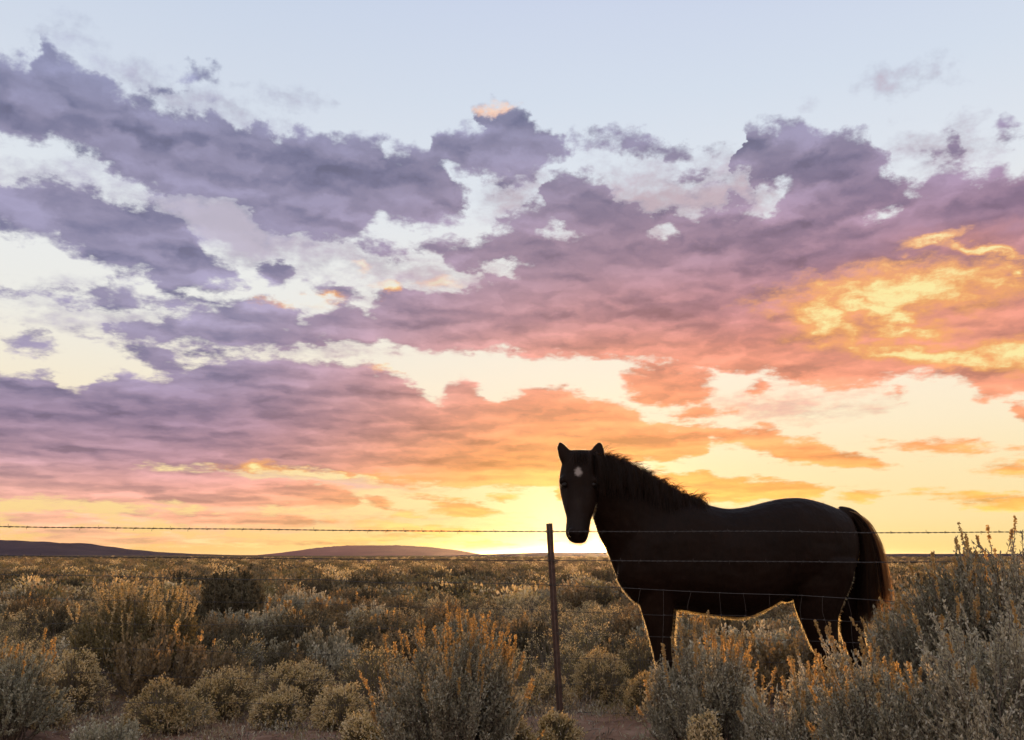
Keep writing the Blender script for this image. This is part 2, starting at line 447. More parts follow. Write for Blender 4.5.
def leaf_mat(name, cols, trans, tcol, rough=0.75, mixf=0.4, nscale=1.5):
    m, t, o = material(name)
    geo = t.new('ShaderNodeNewGeometry')
    oi = t.new('ShaderNodeObjectInfo')
    r = geo.outputs['Random Per Island']
    p = t.noise(geo.outputs['Position'], nscale, 2.0)
    f = t.add(t.mul(r, 0.6), t.madd(p, 0.5, t.mul(oi.outputs['Random'], 0.5)))
    c = t.ramp(t.sub(f, 0.3), [(i / (len(cols) - 1), (*q, 1)) for i, q in enumerate(cols)])
    b = t.new('ShaderNodeBsdfPrincipled'); t.put(b.inputs['Base Color'], c)
    b.inputs['Roughness'].default_value = rough
    b.inputs['Specular IOR Level'].default_value = 0.25
    tr = t.new('ShaderNodeBsdfTranslucent')
    t.put(tr.inputs[0], t.mix(1.0, c, (*tcol, 1), 'MULTIPLY'))
    ms = t.new('ShaderNodeMixShader'); ms.inputs[0].default_value = trans
    t.l.new(b.outputs[0], ms.inputs[1]); t.l.new(tr.outputs[0], ms.inputs[2])
    t.l.new(ms.outputs[0], o.inputs[0])
    return m

M_SAGE = leaf_mat('sage_leaf', [(0.11, 0.112, 0.08), (0.245, 0.24, 0.19), (0.42, 0.41, 0.335)], 0.36, (1.6, 1.25, 0.7))
M_SAGE_T = leaf_mat('sage_tan_leaf', [(0.078, 0.062, 0.037), (0.155, 0.122, 0.074), (0.255, 0.205, 0.13)], 0.38, (1.7, 1.3, 0.65))
M_SAGE_B = leaf_mat('sage_blue_leaf', [(0.12, 0.128, 0.094), (0.22, 0.225, 0.175), (0.34, 0.34, 0.28)], 0.36, (1.6, 1.25, 0.7))
M_SPIKE = leaf_mat('sage_flower', [(0.19, 0.135, 0.07), (0.29, 0.21, 0.11), (0.37, 0.275, 0.155)], 0.55, (2.0, 1.6, 0.8))
M_RAB = leaf_mat('rabbitbrush_leaf', [(0.075, 0.065, 0.03), (0.125, 0.105, 0.05), (0.17, 0.15, 0.08)], 0.3, (1.5, 1.2, 0.6))
M_RABF = leaf_mat('rabbitbrush_flower', [(0.26, 0.205, 0.115), (0.39, 0.32, 0.195), (0.52, 0.445, 0.30)], 0.4, (1.7, 1.35, 0.6))
M_DARK = leaf_mat('dark_scrub_leaf', [(0.04, 0.036, 0.022), (0.075, 0.065, 0.04), (0.11, 0.095, 0.06)], 0.25, (1.5, 1.2, 0.6))
M_TWIG = leaf_mat('twig_bark', [(0.06, 0.045, 0.034), (0.10, 0.08, 0.062), (0.15, 0.125, 0.10)], 0.0, (1, 1, 1))
M_GRASS = leaf_mat('dry_grass_blade', [(0.13, 0.09, 0.055), (0.21, 0.155, 0.095), (0.30, 0.24, 0.16)], 0.3, (1.5, 1.2, 0.7))

def ground_material():
    m, t, o = material('red_soil')
    pos = t.new('ShaderNodeNewGeometry').outputs['Position']
    n1 = t.noise(pos, 0.35, 4, 0.55); n2 = t.noise(pos, 9.0, 6, 0.65); n3 = t.noise(pos, 60.0, 3, 0.6); n4 = t.noise(pos, 0.03, 5, 0.6)
    c = t.ramp(n2, [(0.3, (0.085, 0.05, 0.036, 1)), (0.5, (0.15, 0.088, 0.062, 1)), (0.7, (0.205, 0.135, 0.10, 1))])
    c = t.mix(t.mul(t.step(n1, 0.45, 0.65), 0.5), c, (0.15, 0.11, 0.075, 1))
    c = t.mix(t.mul(t.step(n3, 0.58, 0.7), 0.6), c, (0.24, 0.18, 0.14, 1))
    far = t.step(t.vm('LENGTH', pos), 120.0, 420.0)
    cf = t.ramp(n4, [(0.35, (0.065, 0.048, 0.03, 1)), (0.65, (0.12, 0.085, 0.05, 1))])
    c = t.mix(far, c, cf)
    b = t.new('ShaderNodeBsdfPrincipled'); t.put(b.inputs['Base Color'], c); b.inputs['Roughness'].default_value = 0.95
    b.inputs['Specular IOR Level'].default_value = 0.0
    bp = t.new('ShaderNodeBump'); bp.inputs['Strength'].default_value = 0.6; bp.inputs['Distance'].default_value = 0.02
    t.put(bp.inputs['Height'], t.madd(n3, 0.4, n2)); t.l.new(bp.outputs[0], b.inputs['Normal'])
    t.l.new(b.outputs[0], o.inputs[0])
    return m
M_SOIL = ground_material()

def hill_material(name, a, b_):
    m, t, o = material(name)
    pos = t.new('ShaderNodeNewGeometry').outputs['Position']
    n = t.noise(pos, 0.008, 6, 0.65)
    c = t.ramp(n, [(0.35, (*a, 1)), (0.65, (*b_, 1))])
    b = t.new('ShaderNodeBsdfPrincipled'); t.put(b.inputs['Base Color'], c); b.inputs['Roughness'].default_value = 1.0
    b.inputs['Specular IOR Level'].default_value = 0.0
    t.l.new(b.outputs[0], o.inputs[0])
    return m

# ------------------------------------------------------------------ terrain
def gh(x, y):
    """height of the ground"""
    x = np.asarray(x, dtype=float); y = np.asarray(y, dtype=float)
    r = np.sqrt(x * x + y * y)
    h = 0.035 * np.sin(x * 1.3 + 0.6) * np.cos(y * 1.1 + 0.3) + 0.02 * np.sin(x * 2.9 + y * 2.1) + 0.012 * np.sin(5.1 * x - 4.3 * y + 1)
    w = np.clip((r - 12) / 60, 0, 1)
    h = h + w * (0.16 * np.sin(x * 0.07 + 1.0) * np.sin(y * 0.055 + 0.4) + 0.10 * np.sin(x * 0.021 + y * 0.033))
    bank = 0.11 * np.exp(-((y - 5.55) / 0.55) ** 2) * (0.75 + 0.25 * np.sin(x * 1.7 + 0.8))
    h = h + bank
    return h * np.clip(1 - (r - 400) / 500, 0, 1)

nr, na = 220, 288
rr = np.concatenate([np.linspace(0.3, 14, 90), np.geomspace(14.4, 16000, nr - 90)])
th = np.arange(na) * 2 * math.pi / na
X = rr[:, None] * np.sin(th)[None]; Y = rr[:, None] * np.cos(th)[None]
V = np.stack([X, Y, gh(X, Y)], -1).reshape(-1, 3)
V = np.concatenate([V, [[0, 0, float(gh(0, 0))]]])
i = np.arange(nr - 1)[:, None] * na + np.arange(na)[None]
j = np.arange(nr - 1)[:, None] * na + (np.arange(na)[None] + 1) % na
Q = np.stack([i, i + na, j + na, j], -1).reshape(-1, 4)
Tt = np.stack([np.full(na, nr * na), np.arange(na), (np.arange(na) + 1) % na], -1)
ground = obj('ground', np_mesh('ground', V, Q, Tt, mats=[M_SOIL], smooth=True))
tag(ground, 'red brown soil of the wide desert plain running out to the horizon', 'ground', kind='structure')

def hill(name, label, prof, Y0, depth, mat, seed, rough=0.04):
    """a long low hill: ridge profile from the skyline, a rounded cross section, real depth"""
    rng = np.random.default_rng(seed)
    xs = np.linspace(prof[0][0], prof[-1][0], 220)
    ys = np.interp(xs, [p[0] for p in prof], [p[1] for p in prof])
    top = np.array([max(0.0, P(x, y, Y0).z) for x, y in zip(xs, ys)])
    wx = np.array([P(x, 550, Y0).x for x in xs])
    bump = np.interp(xs, np.linspace(xs[0], xs[-1], 70), rng.normal(size=70))
    top = np.maximum(top * (1 + rough * bump), 0)
    s = np.linspace(-1, 1, 25)
    bell = np.cos(s * math.pi / 2) ** 1.4
    jit = rng.normal(size=(25, 220)) * 0.03
    Z = top[None] * (bell[:, None] * (1 + jit * (np.abs(s[:, None]) > 0.1))) - 2.0 * np.abs(s[:, None])
    Yw = Y0 + s[:, None] * depth + 0 * wx[None]
    V = np.stack([np.broadcast_to(wx, Yw.shape), Yw, Z], -1).reshape(-1, 3)
    i = np.arange(24)[:, None] * 220 + np.arange(219)[None]
    Q = np.stack([i, i + 1, i + 221, i + 220], -1).reshape(-1, 4)
    o = obj(name, np_mesh(name, V, Q, mats=[mat], smooth=True))
    return tag(o, label, 'hill', kind='structure')

M_HILL = hill_material('hill_scrub', (0.028, 0.022, 0.034), (0.05, 0.038, 0.048))
M_MESA = hill_material('mesa_scrub', (0.11, 0.05, 0.055), (0.16, 0.075, 0.075))
hill('hills', 'long dark purple hill on the left skyline', [(-260, 548), (-120, 541), (-40, 540), (0, 540.5), (30, 541.5), (75, 543.5), (105, 547), (140, 551), (180, 553.5), (250, 555.5)], 2600, 420, M_HILL, 3, 0.07)
hill('hills', 'low flat topped pinkish hill left of the sun', [(272, 555), (300, 551), (322, 547.5), (352, 545.3), (400, 545.3), (430, 547), (460, 550.5), (485, 555)], 2600, 400, M_MESA, 5, 0.012)
hill('hills', 'very low dark rise along the horizon behind the horse', [(440, 556), (490, 554), (540, 552.6), (600, 552.4), (700, 553), (860, 554), (1000, 553.6), (1200, 553.5), (1350, 556)], 800, 140, M_HILL, 8, 0.03)

# ------------------------------------------------------------------ shrubs
def bez(a, b, c, k):
    t = np.linspace(0, 1, k)[None, :, None]
    return a[:, None] * (1 - t) ** 2 + 2 * b[:, None] * t * (1 - t) + c[:, None] * t ** 2

def sage_shape(rng, H, Rr, n_main, n_side, n_leaf, leaf, width, spikes=0.45, spike_len=0.11, lumps=5, trunk=0.10):
    """upright grey sagebrush: stems fan from a short trunk, leafy twigs, flower spikes on top"""
    st, fo, sp = Geo(), Geo(), Geo()
    la = rng.uniform(0, 2 * math.pi, lumps); lr = Rr * rng.uniform(0.25, 0.75, lumps); lh = rng.uniform(0.84, 1.0, lumps)
    lc = np.stack([lr * np.cos(la), lr * np.sin(la)], 1)
    ph = rng.uniform(0, 2 * math.pi, n_main); ra = Rr * np.sqrt(rng.uniform(0, 1, n_main))
    ex, ey_ = ra * np.cos(ph), ra * np.sin(ph)
    near = np.argmin((ex[:, None] - lc[None, :, 0]) ** 2 + (ey_[:, None] - lc[None, :, 1]) ** 2, 1)
    hz = H * (0.26 + 0.74 * np.sqrt(np.clip(1 - (ra / Rr) ** 2, 0, 1))) * lh[near] * rng.uniform(0.80, 1.0, n_main)
    ex += (lc[near, 0] - ex) * 0.25; ey_ += (lc[near, 1] - ey_) * 0.25
    end = np.stack([ex, ey_, hz], 1)
    base = np.stack([ex * 0.10 + rng.normal(0, 0.02, n_main), ey_ * 0.10 + rng.normal(0, 0.02, n_main), np.full(n_main, -0.03)], 1)
    ctl = np.stack([ex * 0.80, ey_ * 0.80, hz * 0.42], 1) + rng.normal(0, 0.03 * Rr, (n_main, 3))
    k = 9
    main = bez(base, ctl, end, k)
    main[:, 1:-1] += rng.normal(0, 0.006, (n_main, k - 2, 3))
    rad = np.linspace(0.007, 0.0015, k)[None] * np.ones((n_main, 1))
    tubes(st, main, rad)
    # side twigs
    ns = n_main * n_side
    mi = np.repeat(np.arange(n_main), n_side)
    tt = rng.uniform(0.40, 0.98, ns); f = tt * (k - 1); i0 = np.minimum(f.astype(int), k - 2); fr = (f - i0)[:, None]
    b0 = main[mi, i0] * (1 - fr) + main[mi, i0 + 1] * fr
    tg = unit(main[mi, i0 + 1] - main[mi, i0])
    outw = unit(np.stack([b0[:, 0], b0[:, 1], np.zeros(ns)], 1) + 1e-4)
    dr = unit(tg * 0.55 + outw * 0.45 + rng.normal(0, 0.5, (ns, 3)) + np.array([0, 0, 0.6]))
    ln = rng.uniform(0.06, 0.14, ns)[:, None] * (H / 0.8) ** 0.5
    e1 = b0 + dr * ln; e1[:, 2] += 0.02
    tw = bez(b0, b0 + dr * ln * 0.5 + rng.normal(0, 0.008, (ns, 3)), e1, 4)
    tubes(st, tw, np.linspace(0.002, 0.0009, 4)[None] * np.ones((ns, 1)))
    # leaves on twigs and on the last third of the stems
    def along(pl, n, lo=0.05):
        m, kk = pl.shape[:2]
        t = rng.uniform(lo, 1.0, (m, n)); f = t * (kk - 1); a = np.minimum(f.astype(int), kk - 2); fr = (f - a)[..., None]
        ii = np.arange(m)[:, None]
        pnt = pl[ii, a] * (1 - fr) + pl[ii, a + 1] * fr
        tang = unit(pl[ii, a + 1] - pl[ii, a])
        return pnt.reshape(-1, 3), tang.reshape(-1, 3)
    for pl, n, lo in ((tw, n_leaf, 0.05), (main, n_leaf, 0.6)):
        p, tg = along(pl, n, lo)
        d = unit(tg * 0.9 + rng.normal(0, 0.62, p.shape) + np.array([0, 0, 0.25]))
        leaves(fo, p, d, rng.uniform(0.7, 1.25, len(p)) * leaf, rng.uniform(0.7, 1.2, len(p)) * width, rng)
    # flower spikes
    topz = tw[:, -1, 2]
    zrel = topz / (H * (0.26 + 0.74 * np.sqrt(np.clip(1 - (tw[:, -1, 0] ** 2 + tw[:, -1, 1] ** 2) / (Rr * 1.1) ** 2, 0, 1))) + 1e-6)
    pick = np.where((zrel > 0.90) & (rng.uniform(size=ns) < spikes * 0.55))[0]
    if len(pick):
        b = tw[pick, -1]; m = len(pick)
        d = unit((tw[pick, -1] - tw[pick, -2]) * 3 + np.array([0, 0, 0.10]) + rng.normal(0, 0.02, (m, 3)))
        l = rng.uniform(0.5, 1.25, m)[:, None] * spike_len
        ax = bez(b - d * l * 0.3, b + d * l * 0.5, b + d * l, 4)
        tubes(sp, ax, np.linspace(0.0014, 0.0008, 4)[None] * np.ones((m, 1)))
        p, tg = along(ax, max(8, int(n_leaf * 1.7)), 0.1)
        dd_ = unit(tg * 0.6 + rng.normal(0, 0.7, p.shape))
        leaves(sp, p, dd_, rng.uniform(0.6, 1.2, len(p)) * leaf * 0.75, rng.uniform(0.7, 1.2, len(p)) * width * 1.2, rng)
    zt = np.percentile(np.concatenate(fo.v)[:, 2], 98.5)
    for gg_ in (st, fo, sp):
        for v in gg_.v: v[:, 2] *= np.where(v[:, 2] > 0, H / zt, 1.0)
    return st, fo, sp

def rabbit_shape(rng, H, Rr, n_stem, n_leaf, n_flow, leaf, width, head=0.024, lumps=7):
    """dome of rabbitbrush: many thin stems from the root, tan flower heads over the whole dome"""
    st, fo, fl = Geo(), Geo(), Geo()
    u = rng.uniform(-0.05, 1, n_stem); ph = rng.uniform(0, 2 * math.pi, n_stem)
    s = np.sqrt(np.clip(1 - u * u, 0, 1))
    la = rng.normal(size=(lumps, 3)); la[:, 2] = np.abs(la[:, 2]) * 0.8; la = unit(la)
    dirn = np.stack([s * np.cos(ph), s * np.sin(ph), u], 1)
    lump = np.max(dirn @ la.T, 1)
    rad_ = (0.66 + 0.38 * np.clip((lump - 0.58) / 0.42, 0, 1)) * rng.uniform(0.87, 1.05, n_stem)
    end = dirn * rad_[:, None] * np.array([Rr, Rr, H]); end[:, 2] = np.maximum(end[:, 2], 0.04)
    base = np.stack([end[:, 0] * 0.12, end[:, 1] * 0.12, np.full(n_stem, -0.02)], 1)
    ctl = end * np.array([0.55, 0.55, 0.62]) + rng.normal(0, 0.02, (n_stem, 3)); ctl[:, 2] = np.maximum(ctl[:, 2], 0.05)
    k = 7
    pl = bez(base, ctl, end, k)
    tubes(st, pl, np.linspace(0.0034, 0.0012, k)[None] * np.ones((n_stem, 1)))
    t = rng.uniform(0.35, 1.0, (n_stem, n_leaf)); f = t * (k - 1); a = np.minimum(f.astype(int), k - 2); fr = (f - a)[..., None]
    ii = np.arange(n_stem)[:, None]
    p = (pl[ii, a] * (1 - fr) + pl[ii, a + 1] * fr).reshape(-1, 3)
    tg = unit(pl[ii, a + 1] - pl[ii, a]).reshape(-1, 3)
    leaves(fo, p + rng.normal(0, 0.006, p.shape), unit(tg + rng.normal(0, 0.45, p.shape)), rng.uniform(0.7, 1.3, len(p)) * leaf, width, rng)
    up = np.where(u > 0.12)[0]
    tipd = unit(pl[up, -1] - pl[up, -2])
    up = up[rng.uniform(size=len(up)) < 0.8]; tipd = unit(pl[up, -1] - pl[up, -2])
    c = np.repeat(pl[up, -1], n_flow, 0); dd_ = np.repeat(tipd, n_flow, 0)
    o_ = rng.normal(0, 1, c.shape) * head * 0.6
    leaves(fl, c + o_, unit(dd_ + rng.normal(0, 0.6, c.shape)), rng.uniform(0.6, 1.2, len(c)) * head * 0.8, rng.uniform(0.7, 1.2, len(c)) * head * 0.42, rng)
    return st, fo, fl

def build_shrub(name, shape, mats, names, loc, rz, label, cat, group=None):
    root = empty(name, loc, rz)
    tag(root, label, cat, group)
    for g, m, n in zip(shape, mats, names):
        if len(g.v) and len(g.q) and g.n > 3200: obj(n, g.mesh(n, [m]), root)
    return root

def merged(shapes, mats, name):
    """one mesh with one material slot per kind of piece, for shrubs too small to show their parts"""
    g = Geo()
    for s_, mi in shapes:
        if not s_.n: continue
        v = np.concatenate(s_.v); q = np.concatenate(s_.q)
        g.addq(v, q, mi)
    return g.mesh(name, mats)

def copy_tree(o, parent=None):
    c = o.copy(); C.objects.link(c)
    if parent is not None: c.parent = parent
    for ch in list(o.children): copy_tree(ch, c)
    return c

def ground_at(px, py):
    """where the ray of a pixel meets the level plain"""
    d = ray(px, py); t = -EYE / d.z
    return d.x * t, d.y * t

SAGE_N = ('stem', 'foliage', 'flower_spike'); RAB_N = ('stem', 'foliage', 'flower_head')
taken = []      # (x, y, r) of what is placed by hand

def place_sage(px, Yd, top_py, rpx, label, seed, dens_=1.0, mats=(M_TWIG, M_SAGE, M_SPIKE), spikes=0.45, spike_len=0.06, lumps=6, leaf=0.016, width=0.0075, group=None, kind=('sagebrush', SAGE_N)):
    rng = np.random.default_rng(seed)
    x = P(px, 600, Yd).x; z0 = float(gh(x, Yd)); H = P(px, top_py, Yd).z - z0; Rr = rpx * Yd / FPX
    n = int(150 * dens_ * (Rr / 0.45) ** 1.6)
    sh = sage_shape(rng, H * 0.95, Rr, n, 11, 34, leaf, width, spikes, spike_len, lumps)
    taken.append((x, Yd, Rr))
    return build_shrub(kind[0], sh, mats, kind[1], (x, Yd, z0), rng.uniform(0, 6), label, kind[0], group)

def place_rab(px, Yd, top_py, rpx, label, seed, mats=(M_TWIG, M_RAB, M_RABF), dens_=1.0, lumps=7, group=None):
    rng = np.random.default_rng(seed)
    x = P(px, 600, Yd).x; z0 = float(gh(x, Yd)); H = P(px, top_py, Yd).z - z0; Rr = rpx * Yd / FPX
    n = int(420 * dens_ * (max(Rr, 0.2) / 0.35) ** 1.5)
    sh = rabbit_shape(rng, H, Rr, n, 16, 26, 0.035, 0.0042, lumps=lumps, head=0.021)
    taken.append((x, Yd, Rr))
    return build_shrub('rabbitbrush', sh, mats, RAB_N, (x, Yd, z0), rng.uniform(0, 6), label, 'rabbitbrush', group)

# foreground shrubs one by one: px, distance, skyline of the crown, half width in px
place_sage(452, 4.55, 640, 74, 'big grey green sagebrush with sunlit orange tips left of the steel post', 11, 1.25, spikes=1.0, spike_len=0.085)
place_sage(708, 4.75, 650, 60, 'grey sagebrush with glowing orange tips below the belly of the horse', 12, 1.2, spikes=0.9, spike_len=0.08)
place_sage(1016, 4.3, 556, 70, 'tallest sagebrush, rising above the horizon at the right edge', 13, 1.7, spikes=0.6)
place_sage(955, 4.5, 570, 62, 'grey sagebrush between the tail of the horse and the tallest sagebrush', 14, 1.7, spikes=0.45)
place_sage(910, 4.55, 616, 48, 'broad grey sagebrush just below the tail of the horse', 24, 1.7, spikes=0.45)
place_sage(852, 4.45, 652, 40, 'sagebrush with orange spikes hiding the hind hooves of the horse', 15, 1.3, spikes=0.7)
place_sage(668, 4.95, 664, 26, 'small sagebrush in front of the forelegs of the horse', 25, 1.2, spikes=0.5)
place_sage(790, 4.35, 676, 52, 'low pale sagebrush at the bottom edge between two taller sagebrushes', 16, 1.2, spikes=0.4)
place_sage(985, 3.6, 628, 100, 'nearest sagebrush, silvery, filling the bottom right corner', 17, 1.3, spikes=0.4, lumps=8)
place_sage(880, 3.75, 680, 72, 'low silvery sagebrush in front at the bottom edge right of centre', 18, 1.3, spikes=0.4)
SB = (M_TWIG, M_SAGE_B, M_SPIKE)
place_sage(18, 5.2, 655, 52, 'pale blue green sagebrush in the bottom left corner', 19, 1.1, SB, spikes=0.25)
place_sage(118, 4.9, 722, 34, 'small pale green sagebrush tuft at the bottom edge on the left', 20, 1.2, SB, spikes=0.1)
place_sage(138, 7.6, 597, 66, 'tall upright tan rabbitbrush, largest shrub on the left', 30, 0.75, (M_TWIG, M_RAB, M_RABF), spikes=1.0, spike_len=0.12, lumps=7, leaf=0.022, width=0.008, kind=('rabbitbrush', RAB_N))
place_rab(82, 6.7, 646, 36, 'olive rabbitbrush in front of the tallest tan rabbitbrush', 31)
place_rab(176, 5.9, 682, 42, 'domed rabbitbrush with pale flower heads near the bottom left', 32)
place_rab(226, 6.4, 667, 37, 'round rabbitbrush with a bright crest and dark hollow side', 33)
place_rab(300, 6.8, 652, 40, 'wide olive gold rabbitbrush dome left of the big grey sagebrush', 34)
place_rab(287, 6.1, 682, 27, 'small rabbitbrush dome in front of the wide olive gold dome', 35)
place_rab(345, 5.9, 684, 28, 'rabbitbrush dome beside the left flank of the big sagebrush', 36)
place_rab(372, 5.3, 712, 24, 'little rabbitbrush at the foot of the big grey sagebrush', 37)
place_rab(600, 7.4, 650, 33, 'hazy golden rabbitbrush dome right of the steel post', 38)
place_rab(543, 6.5, 668, 30, 'bright topped rabbitbrush directly behind the steel post', 39)
place_rab(640, 6.1, 676, 22, 'small rabbitbrush by the front hooves of the horse', 40)
place_rab(700, 4.3, 718, 20, 'yellowish rabbitbrush tuft at the bottom edge under the horse', 41)
place_rab(556, 5.15, 712, 22, 'low rabbitbrush tuft covering the foot of the steel post', 42)
place_rab(516, 4.95, 722, 20, 'scrubby little rabbitbrush at the bottom edge by the post', 43)
place_rab(24, 7.8, 640, 34, 'olive rabbitbrush at the left edge of the picture', 44)
place_rab(55, 5.7, 690, 24, 'brown rabbitbrush between the blue green sagebrush and the dome', 45)
place_sage(232, 13.0, 575, 34, 'dark spreading sagebrush standing out in the middle of the left scrub', 46, 0.8, (M_TWIG, M_DARK, M_DARK), spikes=0.2, leaf=0.035, width=0.014)
place_sage(275, 10.5, 608, 30, 'brownish sagebrush behind the rabbitbrush domes on the left', 47, 0.8, spikes=0.3, leaf=0.03, width=0.012)
place_sage(680, 9.5, 620, 34, 'dim sagebrush seen under the belly behind the horse', 48, 0.8, spikes=0.3, leaf=0.03, width=0.012)

# ---- the open scrub: individuals copied from a few models, near to far
def small_sage(seed, mats, leaf=0.034, width=0.018, n=60, H=0.46, Rr=0.46, side=7, nl=12):
    rng = np.random.default_rng(seed)
    st, fo, sp = sage_shape(rng, H, Rr, n, side, nl, leaf, width, 0.12, 0.06, 4)
    return merged([(st, 0), (fo, 1), (sp, 2)], mats, 'sagebrush')
def small_rab(seed, mats, n=150, nl=8, nf=9, H=0.50, Rr=0.42, leaf=0.05, width=0.009, head=0.024):
    rng = np.random.default_rng(seed)
    st, fo, fl = rabbit_shape(rng, H, Rr, n, nl, nf, leaf, width, head)
    return merged([(st, 0), (fo, 1), (fl, 2)], mats, 'rabbitbrush')
MS = [M_TWIG, M_SAGE, M_SPIKE]; MR = [M_TWIG, M_RAB, M_RABF]; MD = [M_TWIG, M_DARK, M_RABF]
SAGES = [small_sage(100 + k, MS if k == 0 else [M_TWIG, M_SAGE_T, M_SPIKE]) for k in range(4)]
DARKS = [small_sage(110 + k, [M_TWIG, M_DARK, M_DARK], H=0.55, Rr=0.5) for k in range(3)]
RABS = [small_rab(120 + k, MR) for k in range(4)] + [small_rab(126, MD)]

rng = np.random.default_rng(77)
pts = []
def free(x, y, r):
    for (a, b, c) in taken:
        if (x - a) ** 2 + (y - b) ** 2 < (0.75 * (r + c)) ** 2: return False
    return True
N_IND = {'sagebrush': 0, 'rabbitbrush': 0, 'darkscrub': 0}
cand = []
for _ in range(14000):
    y = math.sqrt(rng.uniform(7.0 ** 2, 34.0 ** 2)); x = rng.uniform(-0.66, 0.66) * y
    cand.append((x, y))
cand.sort(key=lambda c: c[1])
placed = []
for x, y in cand:
    r = rng.uniform(0.20, 0.42) * (1 + 0.25 * (rng.uniform() < 0.15))
    if -0.1 < x < 2.6 and 5.6 < y < 7.0: continue
    if not free(x, y, r): continue
    taken.append((x, y, r)); placed.append((x, y, r))
placed = [p for p in placed if p[1] > 6.9]
sec = lambda x: 'left of' if x < -0.12 else ('around' if x < 0.12 else 'right of')
for x, y, r in placed:
    v = math.sin(x * 0.9 + 1.3) + math.sin(y * 0.55 + x * 0.4) + rng.normal(0, 0.9)
    kind = 'rabbitbrush' if v > 0.1 else ('sagebrush' if v > -1.7 else 'darkscrub')
    if N_IND[kind] > 285: continue
    N_IND[kind] += 1
    me = {'rabbitbrush': RABS, 'sagebrush': SAGES, 'darkscrub': DARKS}[kind][int(rng.integers(0, {'rabbitbrush': 5, 'sagebrush': 4, 'darkscrub': 3}[kind]))]
    nm = {'rabbitbrush': 'rabbitbrush', 'sagebrush': 'sagebrush', 'darkscrub': 'dark_shrub'}[kind]
    o = obj(nm, me, None, (x, y, float(gh(x, y)) - 0.01))
    s = r / 0.42
    o.scale = (s, s, s ** 0.6 * rng.uniform(0.75, 1.12)); o.rotation_euler = (0, 0, rng.uniform(0, 6.28))
    zone = 'front rows' if y < 12 else ('middle distance' if y < 20 else 'far rows')
    side_ = 'left' if x / y < -0.2 else ('centre' if x / y < 0.12 else 'right')
    look = {'rabbitbrush': 'tan topped rabbitbrush dome', 'sagebrush': 'small sagebrush', 'darkscrub': 'dark brown twiggy shrub'}[kind]
    zt = {'front rows': 'among the nearer open scrub', 'middle distance': 'in the middle distance of the scrub', 'far rows': 'far out on the scrub plain'}[zone]
    tag(o, f'{look} {zt}, {side_} part of the plain', {'rabbitbrush': 'rabbitbrush', 'sagebrush': 'sagebrush', 'darkscrub': 'shrub'}[kind],
        f'{look}s {zt}, {side_}')

# ---- beyond: scrub that reads as one mass
def far_scrub():
    rng = np.random.default_rng(5)
    protos = []
    for k in range(5):
        r2 = np.random.default_rng(300 + k)
        n = 260
        u = r2.uniform(0, 1, n); ph = r2.uniform(0, 6.283, n); s = np.sqrt(1 - u * u)
        rad_ = r2.uniform(0.55, 1.05, n)
        c = np.stack([s * np.cos(ph) * 0.5, s * np.sin(ph) * 0.5, u * 0.52], 1) * rad_[:, None]
        g = Geo()
        leaves(g, c, unit(c + r2.normal(0, 0.35, c.shape) + np.array([0, 0, 0.25])), r2.uniform(0.06, 0.15, n), r2.uniform(0.04, 0.07, n), r2)
        protos.append(np.concatenate(g.v))
    N = 8500
    d = 17.0 * (430.0 / 17.0) ** rng.uniform(0, 1, N) ** 0.85
    x = rng.uniform(-0.68, 0.68, N) * d
    vs, qm = [], []
    for xx, dd_ in zip(x, d):
        if dd_ < 25 and rng.uniform() < 0.35: continue
        p = protos[int(rng.integers(0, 5))]
        s = rng.uniform(0.45, 1.1) * (1.0 + 0.4 * min(1, dd_ / 300)); a = rng.uniform(0, 6.28)
        ca, sa = math.cos(a) * s, math.sin(a) * s
        q = np.stack([p[:, 0] * ca - p[:, 1] * sa + xx, p[:, 0] * sa + p[:, 1] * ca + dd_, p[:, 2] * min(s, 1.2) * rng.uniform(0.6, 1.0) + float(gh(xx, dd_)) - 0.03], 1)
        vs.append(q); k = rng.choice(4, p=[0.30, 0.30, 0.15, 0.25]); qm.append(np.full(len(p) // 4, k))
    V = np.concatenate(vs); n = len(V) // 4
    me = np_mesh('scrub', V, np.arange(n * 4).reshape(n, 4), qmat=np.concatenate(qm), mats=[M_SAGE_T, M_RAB, M_RABF, M_DARK])
    o = obj('scrub', me)
    tag(o, 'endless low scrub fading to the horizon behind the fence', 'scrub', kind='stuff')
far_scrub()

